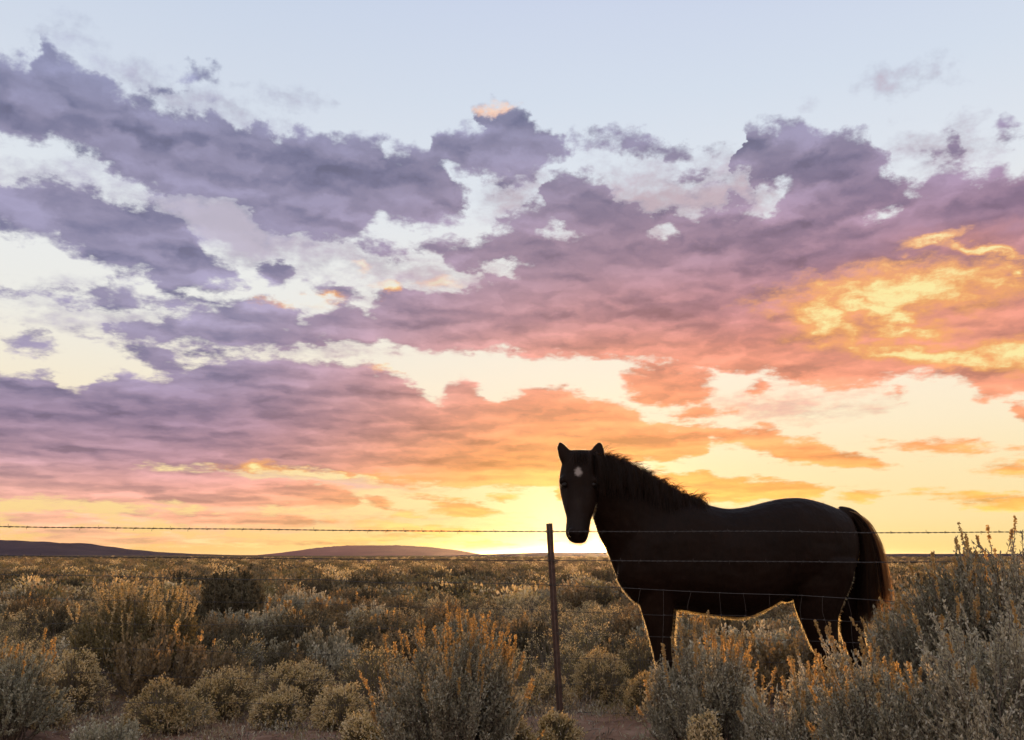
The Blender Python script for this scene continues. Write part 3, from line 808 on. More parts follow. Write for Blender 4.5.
# ---- dry grass and litter on the open soil near the fence
def dry_grass():
    rng = np.random.default_rng(9)
    g = Geo()
    N = 900
    y = np.sqrt(rng.uniform(3.2 ** 2, 15 ** 2, N)); x = rng.uniform(-0.66, 0.66, N) * y
    nb = 16
    bx = np.repeat(x, nb) + rng.normal(0, 0.05, N * nb); by = np.repeat(y, nb) + rng.normal(0, 0.05, N * nb)
    hh = np.repeat(rng.uniform(0.05, 0.20, N), nb) * rng.uniform(0.5, 1.2, N * nb)
    b = np.stack([bx, by, gh(bx, by) - 0.005], 1)
    lean = rng.normal(0, 0.45, (N * nb, 3)); lean[:, 2] = 1
    e = b + unit(lean) * hh[:, None]
    pl = bez(b, b * 0.5 + e * 0.5 + np.array([0, 0, 0.02]), e, 4)
    ribbons(g, pl, np.linspace(0.0035, 0.0008, 4)[None] * np.ones((N * nb, 1)), rng)
    o = obj('dry_grass', g.mesh('dry_grass', [M_GRASS]))
    tag(o, 'sparse dry grass tufts on the bare red soil', 'grass', kind='stuff')
    g = Geo()
    N = 9000
    y = np.sqrt(rng.uniform(3.0 ** 2, 12 ** 2, N)); x = rng.uniform(-0.66, 0.66, N) * y
    b = np.stack([x, y, gh(x, y) + 0.006], 1)
    d = rng.normal(0, 1, (N, 3)); d[:, 2] = rng.normal(0.1, 0.15, N)
    leaves(g, b, unit(d), rng.uniform(0.02, 0.10, N), rng.uniform(0.003, 0.010, N), rng)
    o = obj('plant_litter', g.mesh('plant_litter', [M_TWIG]))
    tag(o, 'broken twigs and dead leaves scattered on the soil', 'litter', kind='stuff')
dry_grass()

def ground_cover():
    rng = np.random.default_rng(19)
    g = Geo(); N = 4200
    y = rng.uniform(3.8, 13, N); x = rng.uniform(-0.66, 0.66, N) * y
    keep = np.sin(x * 2.1 + 1) + np.sin(y * 2.7 + x) + rng.normal(0, 0.8, N) > -0.3
    x, y = x[keep], y[keep]; N = len(x); nb = 46
    sz = rng.uniform(0.05, 0.17, N)
    c = np.repeat(np.stack([x, y, gh(x, y)], 1), nb, 0)
    o_ = rng.normal(0, 1, (N * nb, 3)) * np.array([0.6, 0.6, 0.35]); o_[:, 2] = np.abs(o_[:, 2])
    s_ = np.repeat(sz, nb)[:, None]
    p = c + o_ * s_
    d = unit(o_ * 0.6 + rng.normal(0, 0.4, p.shape) + np.array([0, 0, 0.7]))
    leaves(g, p - np.array([0, 0, 0.01]), d, rng.uniform(0.012, 0.04, len(p)), rng.uniform(0.004, 0.009, len(p)), rng)
    g.qm = [np.repeat(rng.choice(4, N, p=[0.25, 0.3, 0.25, 0.2]), nb)]
    o = obj('ground_cover', g.mesh('ground_cover', [M_SAGE, M_TWIG, M_GRASS, M_RAB]))
    tag(o, 'low dry herbs and dead twigs covering the soil between the shrubs', 'ground cover', kind='stuff')
ground_cover()

# ------------------------------------------------------------------ fence
def metal(name, c1, c2, rough, met, scale=40):
    m, t, o = material(name)
    pos = t.new('ShaderNodeNewGeometry').outputs['Position']
    n = t.noise(pos, scale, 6, 0.65)
    c = t.ramp(n, [(0.35, (*c1, 1)), (0.62, (*c2, 1))])
    b = t.new('ShaderNodeBsdfPrincipled'); t.put(b.inputs['Base Color'], c)
    b.inputs['Roughness'].default_value = rough; b.inputs['Metallic'].default_value = met
    bp = t.new('ShaderNodeBump'); bp.inputs['Strength'].default_value = 0.4; bp.inputs['Distance'].default_value = 0.002
    t.put(bp.inputs['Height'], n); t.l.new(bp.outputs[0], b.inputs['Normal'])
    t.l.new(b.outputs[0], o.inputs[0])
    return m
M_POST = metal('rusted_steel', (0.028, 0.015, 0.011), (0.062, 0.032, 0.022), 0.9, 0.0)
M_WIRE = metal('weathered_wire', (0.014, 0.011, 0.010), (0.032, 0.026, 0.022), 0.65, 0.1, 90)

YF = 5.4
fence = empty('wire_fence', (P(562, 707, YF).x, YF, float(gh(0.28, YF))))
tag(fence, 'barbed wire and netting fence with one rusty steel post across the scrub', 'fence')
FO = np.array(fence.location)

def post_mesh():
    foot = np.array(P(563.2, 722, YF)); foot[2] = float(gh(foot[0], YF)) - 0.25
    top = np.array(P(549.3, 523.5, YF))
    ax = unit(top - foot); L = np.linalg.norm(top - foot)
    sx = unit(np.cross(ax, [0, 1.0, 0])); sy = np.cross(ax, sx)
    g = Geo()
    def prism(poly, z0, z1):
        n = len(poly)
        v = np.array([foot + sx * a + sy * b + ax * z for z in (z0, z1) for a, b in poly])
        q = [[k, (k + 1) % n, n + (k + 1) % n, n + k] for k in range(n)]
        g.addq(v, np.array(q))
        c = np.array([foot + sx * np.mean([p[0] for p in poly]) + sy * np.mean([p[1] for p in poly]) + ax * z for z in (z0, z1)])
        g.addt(np.concatenate([v, c]), np.array([[(k + 1) % n, k, 2 * n] for k in range(n)] + [[n + k, n + (k + 1) % n, 2 * n + 1] for k in range(n)]))
    T_ = [(-0.0185, -0.004), (0.0185, -0.004), (0.0185, 0.001), (0.004, 0.003), (0.003, 0.034), (-0.003, 0.034), (-0.004, 0.003), (-0.0185, 0.001)]
    prism(T_, 0, L)
    z = 0.35
    while z < L - 0.02:                                        # studs along the face
        prism([(-0.006, -0.011), (0.006, -0.011), (0.007, -0.0045), (-0.007, -0.0045)], z, z + 0.012)
        z += 0.054
    v = g.mesh('fence_post', [M_POST])
    return v, foot, top
pm, pfoot, ptop = post_mesh()
def local(me):
    me.transform(Matrix.Translation(-Vector(FO))); return me
obj('fence_post', local(pm), fence)

XL, XR = -7.5, 8.0
def wire_line(ctrl, n=400, sag=0.004, seed=0):
    """ctrl: (px, py) pairs on the fence's plane -> 3-D points along the strand"""
    xs = np.linspace(XL, XR, n)
    cx = [P(a, b, YF).x for a, b in ctrl]; cz = [P(a, b, YF).z for a, b in ctrl]
    f = np.polyfit(cx, cz, min(2, len(ctrl) - 1))
    z = np.interp(xs, cx, cz) if len(ctrl) > 3 else np.polyval(f, xs)
    r = np.random.default_rng(seed)
    z = z + np.interp(xs, np.linspace(XL, XR, 40), r.normal(0, sag, 40))
    return np.stack([xs, YF - 0.014 + 0 * xs, z], 1)

def barbed(ctrl, seed, barbs=True):
    r = np.random.default_rng(seed)
    base = wire_line(ctrl, 1500, 0.002, seed)
    g = Geo()
    ph = base[:, 0] * 2 * math.pi / 0.07
    for s in (0, math.pi):
        p = base + np.stack([0 * ph, np.cos(ph + s), np.sin(ph + s)], 1) * 0.0019
        tubes(g, p[None], np.full((1, len(p)), 0.0016), 4)
    if barbs:
        bx = np.arange(XL + 0.05, XR, 0.105)
        bz = np.interp(bx, base[:, 0], base[:, 2])
        for x, z in zip(bx, bz):
            a0 = r.uniform(0, 6.28)
            c = np.array([x, YF - 0.014, z])
            t_ = np.linspace(0, 4 * math.pi, 12)
            coil = c + np.stack([np.linspace(-0.006, 0.006, 12), np.cos(t_ + a0) * 0.005, np.sin(t_ + a0) * 0.005], 1)
            e0 = coil[0] + (coil[0] - c) * [0, 2.2, 2.2]; e1 = coil[-1] + (coil[-1] - c) * [0, -2.6, -2.6]
            tubes(g, np.concatenate([[e0], coil, [e1]])[None], np.full((1, 14), 0.0013), 3)
    return local(g.mesh('barbed_wire', [M_WIRE]))
obj('barbed_wire', barbed([(0, 526.6), (340, 530.4), (560, 531.6), (900, 532)], 1), fence)
obj('barbed_wire', barbed([(0, 555.5), (340, 559), (850, 562)], 2), fence)

def netting():
    rows = [[(0, 574), (340, 580), (610, 586), (700, 591), (920, 602)], [(0, 598), (610, 612), (920, 622)], [(0, 621), (610, 635), (920, 644)],
            [(0, 647), (610, 660), (920, 668)], [(0, 673), (610, 686), (920, 693)], [(0, 700), (610, 711), (920, 717)]]
    g = Geo(); lines = [wire_line(c, 400, 0.006, 10 + k) for k, c in enumerate(rows)]
    for k, l in enumerate(lines): tubes(g, l[None], np.full((1, len(l)), 0.0017 if k == 0 else 0.0010), 4)
    r = np.random.default_rng(4)
    for x in np.arange(XL + 0.02, XR, 0.152):
        xj = x + r.normal(0, 0.006)
        p = []
        for l in lines:
            xj += r.normal(0, 0.008)
            p.append([xj, YF - 0.0145, np.interp(xj, l[:, 0], l[:, 2])])
        p = np.array(p); t_ = np.linspace(0, 5, 31)
        q = np.stack([np.interp(t_, np.arange(6), p[:, k]) for k in range(3)], 1)
        q[:, 0] += np.interp(t_, np.linspace(0, 5, 9), r.normal(0, 0.006, 9))
        tubes(g, q[None], np.full((1, len(q)), 0.0012), 3)
        for row in p:                                          # knots where the stays cross
            tubes(g, np.array([row + [-0.006, 0, 0], row + [0, -0.002, 0.001], row + [0.006, 0, 0]])[None], np.full((1, 3), 0.0026), 4)
    return local(g.mesh('wire_netting', [M_WIRE]))
obj('wire_netting', netting(), fence)
for py in (531.5, 560.5, 585, 634, 686):                       # wire clips round the post
    f = (py - 523.5) / (722 - 523.5)
    c = np.array(P(549.3 + f * 13.9, py, YF - 0.004)); t_ = np.linspace(0, 2 * math.pi, 17)
    pts_ = c + np.stack([np.cos(t_) * 0.027, np.sin(t_) * 0.012, np.sin(2 * t_) * 0.006], 1)
    g = Geo(); tubes(g, pts_[None], np.full((1, 17), 0.0016), 4)
    obj('wire_clip', local(g.mesh('wire_clip', [M_WIRE])), fence)

# ------------------------------------------------------------------ horse
YH = 6.0
def coat_material():
    m, t, o = material('dark_bay_coat')
    pos = t.new('ShaderNodeNewGeometry').outputs['Position']
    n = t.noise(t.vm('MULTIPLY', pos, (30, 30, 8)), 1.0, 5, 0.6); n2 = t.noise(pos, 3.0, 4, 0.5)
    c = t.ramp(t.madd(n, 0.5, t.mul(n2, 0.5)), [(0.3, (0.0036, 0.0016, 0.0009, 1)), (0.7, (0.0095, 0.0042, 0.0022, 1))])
    # the white star on the forehead, its edge broken by the hair
    s = P(578.6, 472, 5.60)
    d = t.vm('LENGTH', t.vm('MULTIPLY', t.vm('SUBTRACT', pos, tuple(s)), (1 / 0.028, 1 / 0.12, 1 / 0.035)))
    star = t.step(t.madd(t.noise(pos, 45.0, 4, 0.65), 1.3, d), 1.0, 1.75, 1.0, 0.0)
    c = t.mix(t.mul(star, 0.85), c, (0.20, 0.175, 0.16, 1))
    # greyer hair down the nose
    sn = P(576, 512, 5.53)
    dn = t.vm('LENGTH', t.vm('MULTIPLY', t.vm('SUBTRACT', pos, tuple(sn)), (1 / 0.05, 1 / 0.16, 1 / 0.16)))
    c = t.mix(t.step(t.madd(n, 0.6, dn), 0.5, 1.5, 0.2, 0.0), c, (0.03, 0.024, 0.022, 1))
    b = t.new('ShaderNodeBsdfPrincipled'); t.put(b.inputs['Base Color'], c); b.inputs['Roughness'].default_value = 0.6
    b.inputs['Specular IOR Level'].default_value = 0.06
    bp = t.new('ShaderNodeBump'); bp.inputs['Strength'].default_value = 0.8; bp.inputs['Distance'].default_value = 0.02
    t.put(bp.inputs['Height'], t.madd(n, 0.35, t.mul(t.noise(pos, 4.5, 3, 0.5), 2.2))); t.l.new(bp.outputs[0], b.inputs['Normal'])
    t.l.new(b.outputs[0], o.inputs[0])
    return m
M_COAT = coat_material()
def hair_material(name, a, b_, trans, tcol):
    m, t, o = material(name)
    r = t.new('ShaderNodeNewGeometry').outputs['Random Per Island']
    c = t.ramp(r, [(0.0, (*a, 1)), (1.0, (*b_, 1))])
    b = t.new('ShaderNodeBsdfPrincipled'); t.put(b.inputs['Base Color'], c); b.inputs['Roughness'].default_value = 0.5
    b.inputs['Specular IOR Level'].default_value = 0.12
    tr = t.new('ShaderNodeBsdfTranslucent'); tr.inputs[0].default_value = (*tcol, 1)
    ms = t.new('ShaderNodeMixShader'); ms.inputs[0].default_value = trans
    t.l.new(b.outputs[0], ms.inputs[1]); t.l.new(tr.outputs[0], ms.inputs[2]); t.l.new(ms.outputs[0], o.inputs[0])
    return m
M_MANE = hair_material('mane_hair', (0.005, 0.0035, 0.003), (0.018, 0.010, 0.007), 0.4, (0.13, 0.065, 0.028))
M_TAIL = hair_material('tail_hair', (0.005, 0.0035, 0.003), (0.018, 0.010, 0.007), 0.55, (0.75, 0.42, 0.17))
M_FUZZ = hair_material('coat_hair', (0.006, 0.004, 0.003), (0.015, 0.009, 0.006), 0.8, (1.0, 0.85, 0.55))
M_EYE, _t, _o = material('horse_eye')
_b = _t.new('ShaderNodeBsdfPrincipled'); _b.inputs['Base Color'].default_value = (0.006, 0.004, 0.003, 1); _b.inputs['Roughness'].default_value = 0.35; _b.inputs['Specular IOR Level'].default_value = 0.15
_t.l.new(_b.outputs[0], _o.inputs[0])
M_HOOF = metal('hoof_horn', (0.03, 0.024, 0.02), (0.06, 0.05, 0.04), 0.6, 0.0)

class Lofts:
    def __init__(s): s.bm = bmesh.new()
    def rings(s, rings, cap=True):
        bm = s.bm; vs = [[bm.verts.new(p) for p in r] for r in rings]
        n = len(vs[0])
        for a, b in zip(vs[:-1], vs[1:]):
            for k in range(n): bm.faces.new((a[k], a[(k + 1) % n], b[(k + 1) % n], b[k]))
        if cap:
            for r, flip in ((vs[0], True), (vs[-1], False)):
                c = bm.verts.new(sum((v.co for v in r), Vector()) / n)
                for k in range(n):
                    f = (r[(k + 1) % n], r[k], c) if flip else (r[k], r[(k + 1) % n], c)
                    bm.faces.new(f)

def smooth_rows(rows, k=6):
    """Catmull-Rom through rows of numbers"""
    a = np.array(rows, dtype=float); n = len(a); out_ = []
    for i in range(n - 1):
        p0, p1, p2, p3 = a[max(i - 1, 0)], a[i], a[i + 1], a[min(i + 2, n - 1)]
        for t in np.linspace(0, 1, k, endpoint=False):
            out_.append(0.5 * ((2 * p1) + (-p0 + p2) * t + (2 * p0 - 5 * p1 + 4 * p2 - p3) * t * t + (-p0 + 3 * p1 - 3 * p2 + p3) * t ** 3))
    out_.append(a[-1]); return np.array(out_)

def horse_body():
    L = Lofts(); K = 28
    th = np.arange(K) * 2 * math.pi / K
    sup = lambda c, e: np.sign(c) * np.abs(c) ** e
    # trunk: x px, top py, bottom py, half width, depth of the section
    trunk = smooth_rows([(617, 548, 580, .07, 5.86), (624, 530, 591, .13, 5.87), (636, 516, 603, .18, 5.89), (655, 506, 609, .215, 5.92), (680, 500, 610, .235, 5.95), (700, 503, 613, .25, 5.97),
        (725, 508.5, 616.5, .275, 5.99), (745, 507, 617, .285, 6.0), (765, 502, 609, .28, 6.02), (782, 498.6, 600, .27, 6.03), (800, 498, 599, .265, 6.05), (818, 501.8, 598, .25, 6.07),
        (835, 508, 592, .22, 6.09), (846, 515, 580, .18, 6.1), (853, 526, 566, .11, 6.11), (857, 540, 554, .04, 6.11)])
    R_ = []
    for x, yt, yb, hw, Y in trunk:
        a = P(x, yt, Y); b = P(x, yb, Y); zc = (a.z + b.z) / 2; hz = (a.z - b.z) / 2; xc = (a.x + b.x) / 2
        R_.append([Vector((xc + (a.x - b.x) / 2 * s, Y + hw * sup(c, .92) * (1.0 - 0.10 * s), zc + hz * sup(s, .92))) for c, s in zip(np.cos(th), np.sin(th))])
    L.rings(R_)
    # neck: upper point, lower point, half width, depth
    neck = smooth_rows([(705, 506, 650, 606, .20, 5.94), (690, 499, 632, 596, .185, 5.93), (668, 488.5, 617, 577, .155, 5.90), (648, 476.5, 607.5, 553, .125, 5.86), (630, 467, 599, 536, .105, 5.82),
        (614, 461, 592, 515, .095, 5.78), (601, 457, 586, 496, .088, 5.75), (590, 456, 578, 482, .075, 5.72)])
    R_ = []
    for xu, yu, xl, yl, hw, Y in neck:
        a = P(xu, yu, Y); b = P(xl, yl, Y); c0 = (a + b) / 2; v = (a - b) / 2
        R_.append([c0 + v * sup(s, .95) + Vector((0.25 * hw, 1, 0)).normalized() * hw * sup(c, .95) * (1 - 0.35 * max(s, 0)) for c, s in zip(np.cos(th), np.sin(th))])
    L.rings(R_)
    # head: py, left px, right px, front depth, back depth
    head = smooth_rows([(450.0, 571, 590, 5.69, 5.76), (454, 566, 593.5, 5.655, 5.79), (462, 562.5, 596.5, 5.625, 5.83), (473, 560.0, 598.2, 5.60, 5.87), (484, 559.4, 598.6, 5.58, 5.885), (493, 560.6, 598, 5.565, 5.87),
        (502, 562.4, 596.5, 5.55, 5.83), (511, 564.8, 594, 5.535, 5.775), (519, 566.6, 591.2, 5.52, 5.73), (526, 566.0, 589.8, 5.505, 5.70), (533, 565.6, 589, 5.495, 5.665), (538.5, 567.5, 587.6, 5.495, 5.64), (542.8, 572, 585, 5.51, 5.61)])
    R_ = []
    for y, xl, xr, yf, yb in head:
        Yc = (yf + yb) / 2; a = P(xl, y, Yc); b = P(xr, y, Yc); hw = (b.x - a.x) / 2; xc = (a.x + b.x) / 2; hd = (yb - yf) / 2
        tilt = 0.10
        R_.append([Vector((xc + hw * sup(c, .9) * (1.0 - 0.16 * max(-s, 0)), Yc + hd * sup(s, .9) , a.z + tilt * hd * s)) for c, s in zip(np.cos(th), np.sin(th))])
    L.rings(R_)
    # brow ridges over the eyes, cheek bones, nostrils, lower lip
    def blob(c, r3, rot=0):
        u = np.linspace(0, math.pi, 9); R2 = []
        for a in u[1:-1]:
            R2.append([c + Vector((r3[0] * math.sin(a) * math.cos(t), r3[1] * math.sin(a) * math.sin(t), r3[2] * math.cos(a))) for t in th[::2]])
        L.rings(R2)
    blob(P(562.6, 481, 5.66), (.022, .05, .032)); blob(P(594.6, 481, 5.66), (.022, .05, .032))
    blob(P(572, 532.5, 5.505), (.026, .03, .028)); blob(P(582, 532.5, 5.505), (.026, .03, .028))
    blob(P(578, 540, 5.55), (.040, .05, .022))
    # ears
    for pts_, Ye in (([(570, 469, 6.0), (567.8, 461, 8.0), (564.8, 453, 7.4), (561.8, 446.5, 4.8), (560, 441.6, 1.4)], 5.72), ([(595, 469, 6.2), (595.8, 461, 8.0), (596.8, 453, 7.6), (598.4, 446.5, 5.0), (599.4, 441.4, 1.4)], 5.74)):
        R2 = []
        for x, y, w in smooth_rows(pts_, 4):
            c0 = P(x, y, Ye); w_ = w * Ye / FPX
            R2.append([c0 + Vector((w_ * c, 0.55 * w_ * s + 0.35 * w_ * (c * c) * -1, 0)) for c, s in zip(np.cos(th[::2]), np.sin(th[::2]))])
        L.rings(R2)
    # legs: x px, y px, half width px, fore-and-aft to sideways ratio
    def leg(rows, Y, side):
        R2 = []
        for x, y, w, k in smooth_rows(rows, 5):
            c0 = P(x, y, Y); w_ = w * Y / FPX
            R2.append([c0 + Vector((w_ * c, w_ * k * s, 0)) for c, s in zip(np.cos(th[::2]), np.sin(th[::2]))])
        L.rings(R2)
    front = [(662, 570, 24, .8), (657.5, 592, 20, .75), (657, 604, 17, .75), (658, 615, 15.2, .75), (659.5, 628, 12.6, .8), (660.5, 641, 10.4, .85), (662, 652, 9.0, .95), (663.5, 661, 8.8, 1.0), (664, 668, 7.6, .95), (664.5, 680, 6.0, .85),
             (665, 700, 5.4, .85), (665, 711, 6.8, .9), (663, 718, 5.8, .95), (660.5, 724, 7.2, .95), (659, 730, 9.0, .9)]
    leg(front, 5.83, 1)
    leg([(x + 3.5 - 0.0 * y, y - 3, w * .96, k) for x, y, w, k in front], 6.10, -1)
    hind = [(826, 560, 30, .62), (823, 585, 27.5, .62), (818.5, 603, 24, .62), (818.5, 617, 19.5, .65), (821, 630, 16.5, .7), (824, 643, 14.2, .75), (827.5, 653, 12.2, .8), (830, 661, 10.6, .85), (831, 668, 9.2, .85), (831, 680, 7.0, .85),
            (830.5, 700, 6.3, .85), (830, 712, 7.8, .9), (827.5, 719, 6.4, .95), (824.5, 725, 7.6, .95), (823, 730, 9.4, .9)]
    leg(hind, 5.93, 1)
    leg([(836, 560, 26, .6), (838, 585, 23, .62), (843, 603, 18, .65), (848, 617, 14.5, .68), (851.5, 630, 11.8, .75), (854, 641, 10.6, .8), (857, 650, 9.8, .85), (859, 658, 8.8, .85), (859, 672, 6.8, .85), (857, 692, 5.8, .85), (856, 704, 7, .9), (853.5, 711, 6, .95), (851, 717, 7, .95), (849.5, 722, 8.6, .9)], 6.24, -1)
    # dock of the tail
    R2 = []
    for x, y, w in smooth_rows([(836, 514, 8), (846, 514.5, 7), (856, 518, 5.5), (863, 526, 4.5), (868, 540, 3.2), (870, 556, 1.8)], 4):
        c0 = P(x, y, 6.1); w_ = w * 6.1 / FPX
        R2.append([c0 + Vector((w_ * c * .5, w_ * s, w_ * c)) for c, s in zip(np.cos(th[::2]), np.sin(th[::2]))])
    L.rings(R2)
    # sheath, point of the elbow, point of the hip
    blob(P(786, 597, 6.02), (.05, .04, .035)); blob(P(650, 560, 5.77), (.12, .06, .14)); blob(P(815, 575, 5.87), (.16, .06, .18))
    bm = L.bm
    bmesh.ops.recalc_face_normals(bm, faces=bm.faces)
    me = bpy.data.meshes.new('horse_raw'); bm.to_mesh(me); bm.free()
    tmp = bpy.data.objects.new('horse_raw', me); C.objects.link(tmp)
    md = tmp.modifiers.new('remesh', 'REMESH'); md.mode = 'VOXEL'; md.voxel_size = 0.0095; md.adaptivity = 0
    sm = tmp.modifiers.new('smooth', 'SMOOTH'); sm.factor = 0.5; sm.iterations = 7
    dg = bpy.context.evaluated_depsgraph_get()
    res = bpy.data.meshes.new_from_object(tmp.evaluated_get(dg))
    bpy.data.objects.remove(tmp); bpy.data.meshes.remove(me)
    res.name = 'body'
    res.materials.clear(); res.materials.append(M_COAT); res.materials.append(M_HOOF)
    n = len(res.polygons); c = np.zeros(n * 3, np.float32); res.polygons.foreach_get('center', c); c = c.reshape(-1, 3)
    res.polygons.foreach_set('material_index', (c[:, 2] < 0.075).astype(np.int32))
    res.polygons.foreach_set('use_smooth', np.ones(n, bool))
    return res

horse = empty('horse', (P(745, 600, YH).x, YH, 0.0))
tag(horse, 'dark horse with a white star on its forehead standing behind the fence at sunset', 'horse')
HO = Vector(horse.location)
def hl(me):
    me.transform(Matrix.Translation(-HO)); return me
body = horse_body()
nv = len(body.vertices)
co = np.zeros(nv * 3, np.float32); body.vertices.foreach_get('co', co); co = co.reshape(-1, 3).astype(float)
no = np.zeros(nv * 3, np.float32); body.vertices.foreach_get('normal', no); no = no.reshape(-1, 3).astype(float)
obj('body', hl(body), horse)

# short coat hair all over the body: it catches the light along the outline
rng = np.random.default_rng(21)
g = Geo()
N = 190000
ii = rng.integers(0, nv, N)
p = co[ii] + rng.normal(0, 0.004, (N, 3)); nn = no[ii]
ok = (p[:, 2] > 0.10) & (nn[:, 1] > -0.12)
p, nn = p[ok], nn[ok]
lie = np.tile(np.array([0.75, 0.0, -0.55]), (len(p), 1))
low = np.clip((0.80 - p[:, 2]) / 0.1, 0, 1)
d = unit(nn * (0.55 + 0.25 * low[:, None]) + lie + rng.normal(0, 0.2, p.shape))
leaves(g, p - nn * 0.003, d, rng.uniform(0.009, 0.018, len(p)) * (1 + 0.5 * low), np.full(len(p), 0.0022), rng)
obj('coat_hair', hl(g.mesh('coat_hair', [M_FUZZ])), horse)

for px in (564.4, 593.4):                                      # eyes on the sides of the head
    bm = bmesh.new()
    bmesh.ops.create_uvsphere(bm, u_segments=18, v_segments=12, radius=0.016)
    for f in bm.faces: f.smooth = True
    me = bpy.data.meshes.new('eye'); bm.to_mesh(me); bm.free(); me.materials.append(M_EYE)
    c = P(px, 485, 5.625); me.transform(Matrix.Translation(c))
    obj('eye', hl(me), horse)

def px_path(rows, n):
    r = smooth_rows(rows, 8); t = np.linspace(0, len(r) - 1, n)
    return np.stack([np.interp(t, np.arange(len(r)), r[:, k]) for k in range(r.shape[1])], 1)
def world_pts(a, Y):
    """a (..., 2) picture coordinates on the plane y = Y -> points"""
    dx = (a[..., 0] - 512) / FPX; b = -(a[..., 1] - 370) / FPX
    cp, sp = math.cos(PITCH), math.sin(PITCH)
    dy = cp - b * sp; dz = sp + b * cp
    return np.stack([dx / dy * Y, Y + 0 * dx, EYE + dz / dy * Y], -1)

# mane: along the crest, most of it falling on the near side, wisps standing up
crest = px_path([(592, 455, 5.73), (604, 456.5, 5.76), (616, 460.5, 5.79), (630, 466, 5.83), (648, 475.5, 5.87), (668, 487.5, 5.91), (690, 498.5, 5.94), (700, 501.5, 5.95)], 200)
g = Geo()
N = 2600
f = rng.uniform(0, 1, N); idx = (f * 199).astype(int)
root = np.stack([world_pts(crest[[k], :2], crest[k, 2])[0] for k in idx]) + rng.normal(0, 0.010, (N, 3))
root[:, 2] -= 0.012
tg = np.stack([np.gradient(crest[:, 0])[idx], -np.gradient(crest[:, 1])[idx]], 1); tg /= np.linalg.norm(tg, axis=1)[:, None]
l = rng.uniform(0.12, 0.26, N) * (1 - 0.45 * f)
ns_ = np.stack([-tg[:, 1], 0 * tg[:, 0], tg[:, 0]], 1)          # away from the neck
clump = np.sin(f * 90) * 0.5 + np.sin(f * 37 + 1) * 0.5
rise = rng.uniform(0.012, 0.032, N) * (1 + 0.5 * clump)
m1 = root + ns_ * rise[:, None] + np.array([0.012, -0.03, 0]) + rng.normal(0, 0.006, (N, 3))
tip = root + np.stack([0.10 * l + rng.normal(0, 0.02, N) + 0.02 * clump, -0.075 - 0.05 * rng.uniform(0, 1, N), -l], 1)
ribbons(g, bez(root, m1 * 1.0 + (m1 - root) * 0.6, tip, 8), np.linspace(0.0036, 0.0012, 8)[None] * np.ones((N, 1)), rng)
N2 = 900
f = rng.uniform(0.12, 0.98, N2); idx = (f * 199).astype(int)
cl = np.clip(np.sin(f * 60) + 0.6 * np.sin(f * 143 + 2), -0.4, 2)
root = np.stack([world_pts(crest[[k], :2], crest[k, 2])[0] for k in idx]) + rng.normal(0, 0.006, (N2, 3)); root[:, 2] -= 0.01
tg = np.stack([np.gradient(crest[:, 0])[idx], -np.gradient(crest[:, 1])[idx]], 1); tg /= np.linalg.norm(tg, axis=1)[:, None]
ns_ = np.stack([-tg[:, 1], 0 * tg[:, 0], tg[:, 0]], 1); tt3 = np.stack([tg[:, 0], 0 * tg[:, 0], tg[:, 1]], 1)
ll = rng.uniform(0.025, 0.05, N2) * (1.0 + 0.7 * cl)
e = root + ns_ * ll[:, None] * 0.9 + tt3 * ll[:, None] * rng.uniform(0.3, 1.2, N2)[:, None] + rng.normal(0, 0.006, (N2, 3))
ribbons(g, bez(root, root + ns_ * ll[:, None] * 0.8, e, 5), np.linspace(0.0034, 0.0008, 5)[None] * np.ones((N2, 1)), rng)
obj('mane', hl(g.mesh('mane', [M_MANE])), horse)
# forelock between the ears
g = Geo(); N = 160
root = np.stack([world_pts(np.array([[x, 453.5]]), 5.70)[0] for x in rng.uniform(573, 589, N)]) + rng.normal(0, 0.006, (N, 3))
tip = root + np.stack([rng.normal(-0.004, 0.016, N), np.full(N, -0.085), -rng.uniform(0.04, 0.085, N)], 1)
ribbons(g, bez(root, root + np.array([0, -0.045, 0.022]), tip, 7), np.linspace(0.0032, 0.001, 7)[None] * np.ones((N, 1)), rng)
obj('forelock', hl(g.mesh('forelock', [M_MANE])), horse)
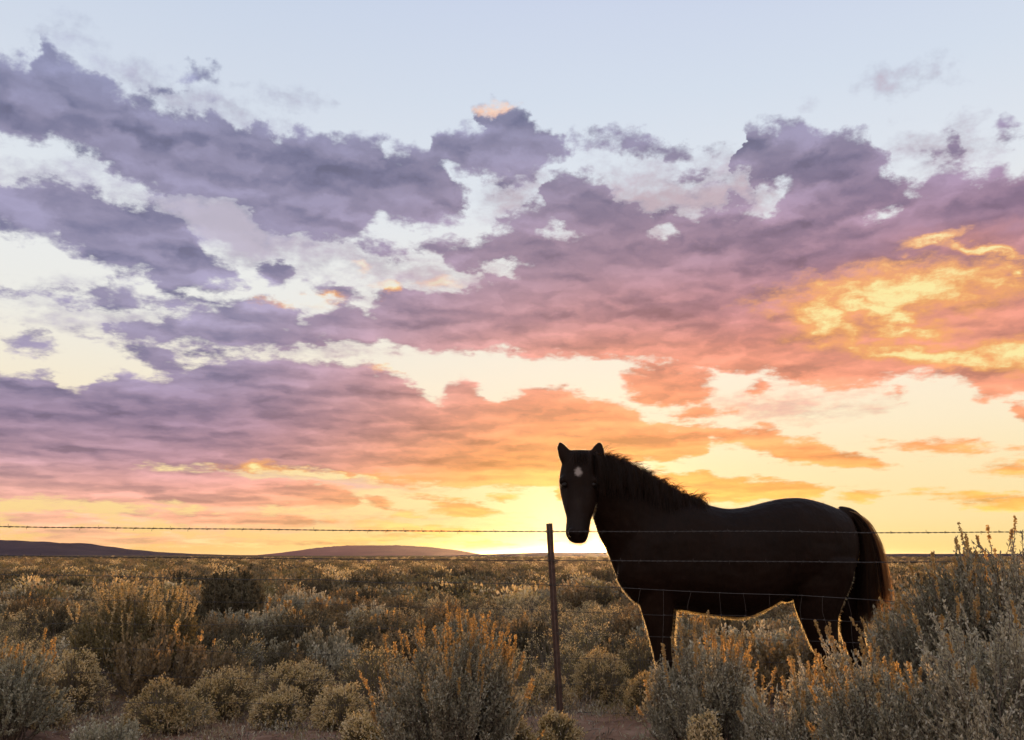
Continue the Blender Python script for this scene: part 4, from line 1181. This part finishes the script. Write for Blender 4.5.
# tail
g = Geo(); N = 2100
inner = px_path([(848, 513), (855, 524), (858, 540), (859, 560), (859, 585), (861, 612), (864, 630)], 24)
outer = px_path([(842, 509), (856, 513), (868, 523), (878, 541), (884.5, 560), (889, 584), (891.5, 602), (891, 618)], 24)
w = np.concatenate([rng.beta(1.2, 1.7, int(N * 0.85)), rng.uniform(0.7, 1.0, N - int(N * 0.85))])
w = np.clip(w + 0.016 * np.sin(w * 46), 0, 1)
pl2 = inner[None] * (1 - w[:, None, None]) + outer[None] * w[:, None, None]
lock = np.sin(w * 46 + 0.7) * 0.5 + 0.5
end = np.where(w < 0.45, rng.uniform(0.74, 0.90, N) + 0.10 * lock, np.where(w < 0.75, rng.uniform(0.66, 0.84, N) + 0.08 * lock, rng.uniform(0.74, 0.93, N)))
start = rng.uniform(0.0, 0.30, N) * (w > 0.05)
tt = start[:, None] + (end - start)[:, None] * np.linspace(0, 1, 14)[None]
fi = tt * 23; i0 = np.minimum(fi.astype(int), 22); fr = (fi - i0)[..., None]
ii = np.arange(N)[:, None]
q2 = pl2[ii, i0] * (1 - fr) + pl2[ii, i0 + 1] * fr
q2[..., 0] += rng.normal(0, 0.7, (N, 1)) * (0.2 + tt) + 0.8 * np.sin(tt * 7 + rng.uniform(0, 6.28, (N, 1))) * tt
wp = world_pts(q2, 6.1)
wp[..., 1] += (rng.normal(0, 0.035, (N, 1)) * (0.35 + 0.65 * np.sin(np.clip(tt, 0, 1) * math.pi * 0.8)))
fringe = (w > 0.74) | ((w > 0.5) & (rng.uniform(size=N) < 0.12))
for sel, mi in ((~fringe, 0), (fringe, 1)):
    ribbons(g, wp[sel], np.linspace(0.0030, 0.0011, 14)[None] * np.ones((int(sel.sum()), 1)), rng, mi)
obj('tail', hl(g.mesh('tail', [M_MANE, M_TAIL])), horse)

# ------------------------------------------------------------------ haze
def haze_box():
    m, t, o = material('evening_haze')
    v = t.new('ShaderNodeVolumePrincipled')
    v.inputs['Color'].default_value = (0.93, 0.90, 0.93, 1)
    v.inputs['Density'].default_value = HAZE
    v.inputs['Anisotropy'].default_value = 0.9
    t.l.new(v.outputs[0], o.inputs['Volume'])
    h, top = 16500.0, 55.0
    z0 = -4.0
    V = [(x, y, z) for z in (z0, top) for x, y in ((-h, -h), (h, -h), (h, h), (-h, h))]
    Q = [(3, 2, 1, 0), (4, 5, 6, 7), (0, 1, 5, 4), (1, 2, 6, 5), (2, 3, 7, 6), (3, 0, 4, 7)]
    o = obj('haze', np_mesh('haze', V, np.array(Q), mats=[m]))
    tag(o, 'thin evening haze over the plain', 'haze', kind='stuff')
HAZE = 1.5e-5
haze_box()
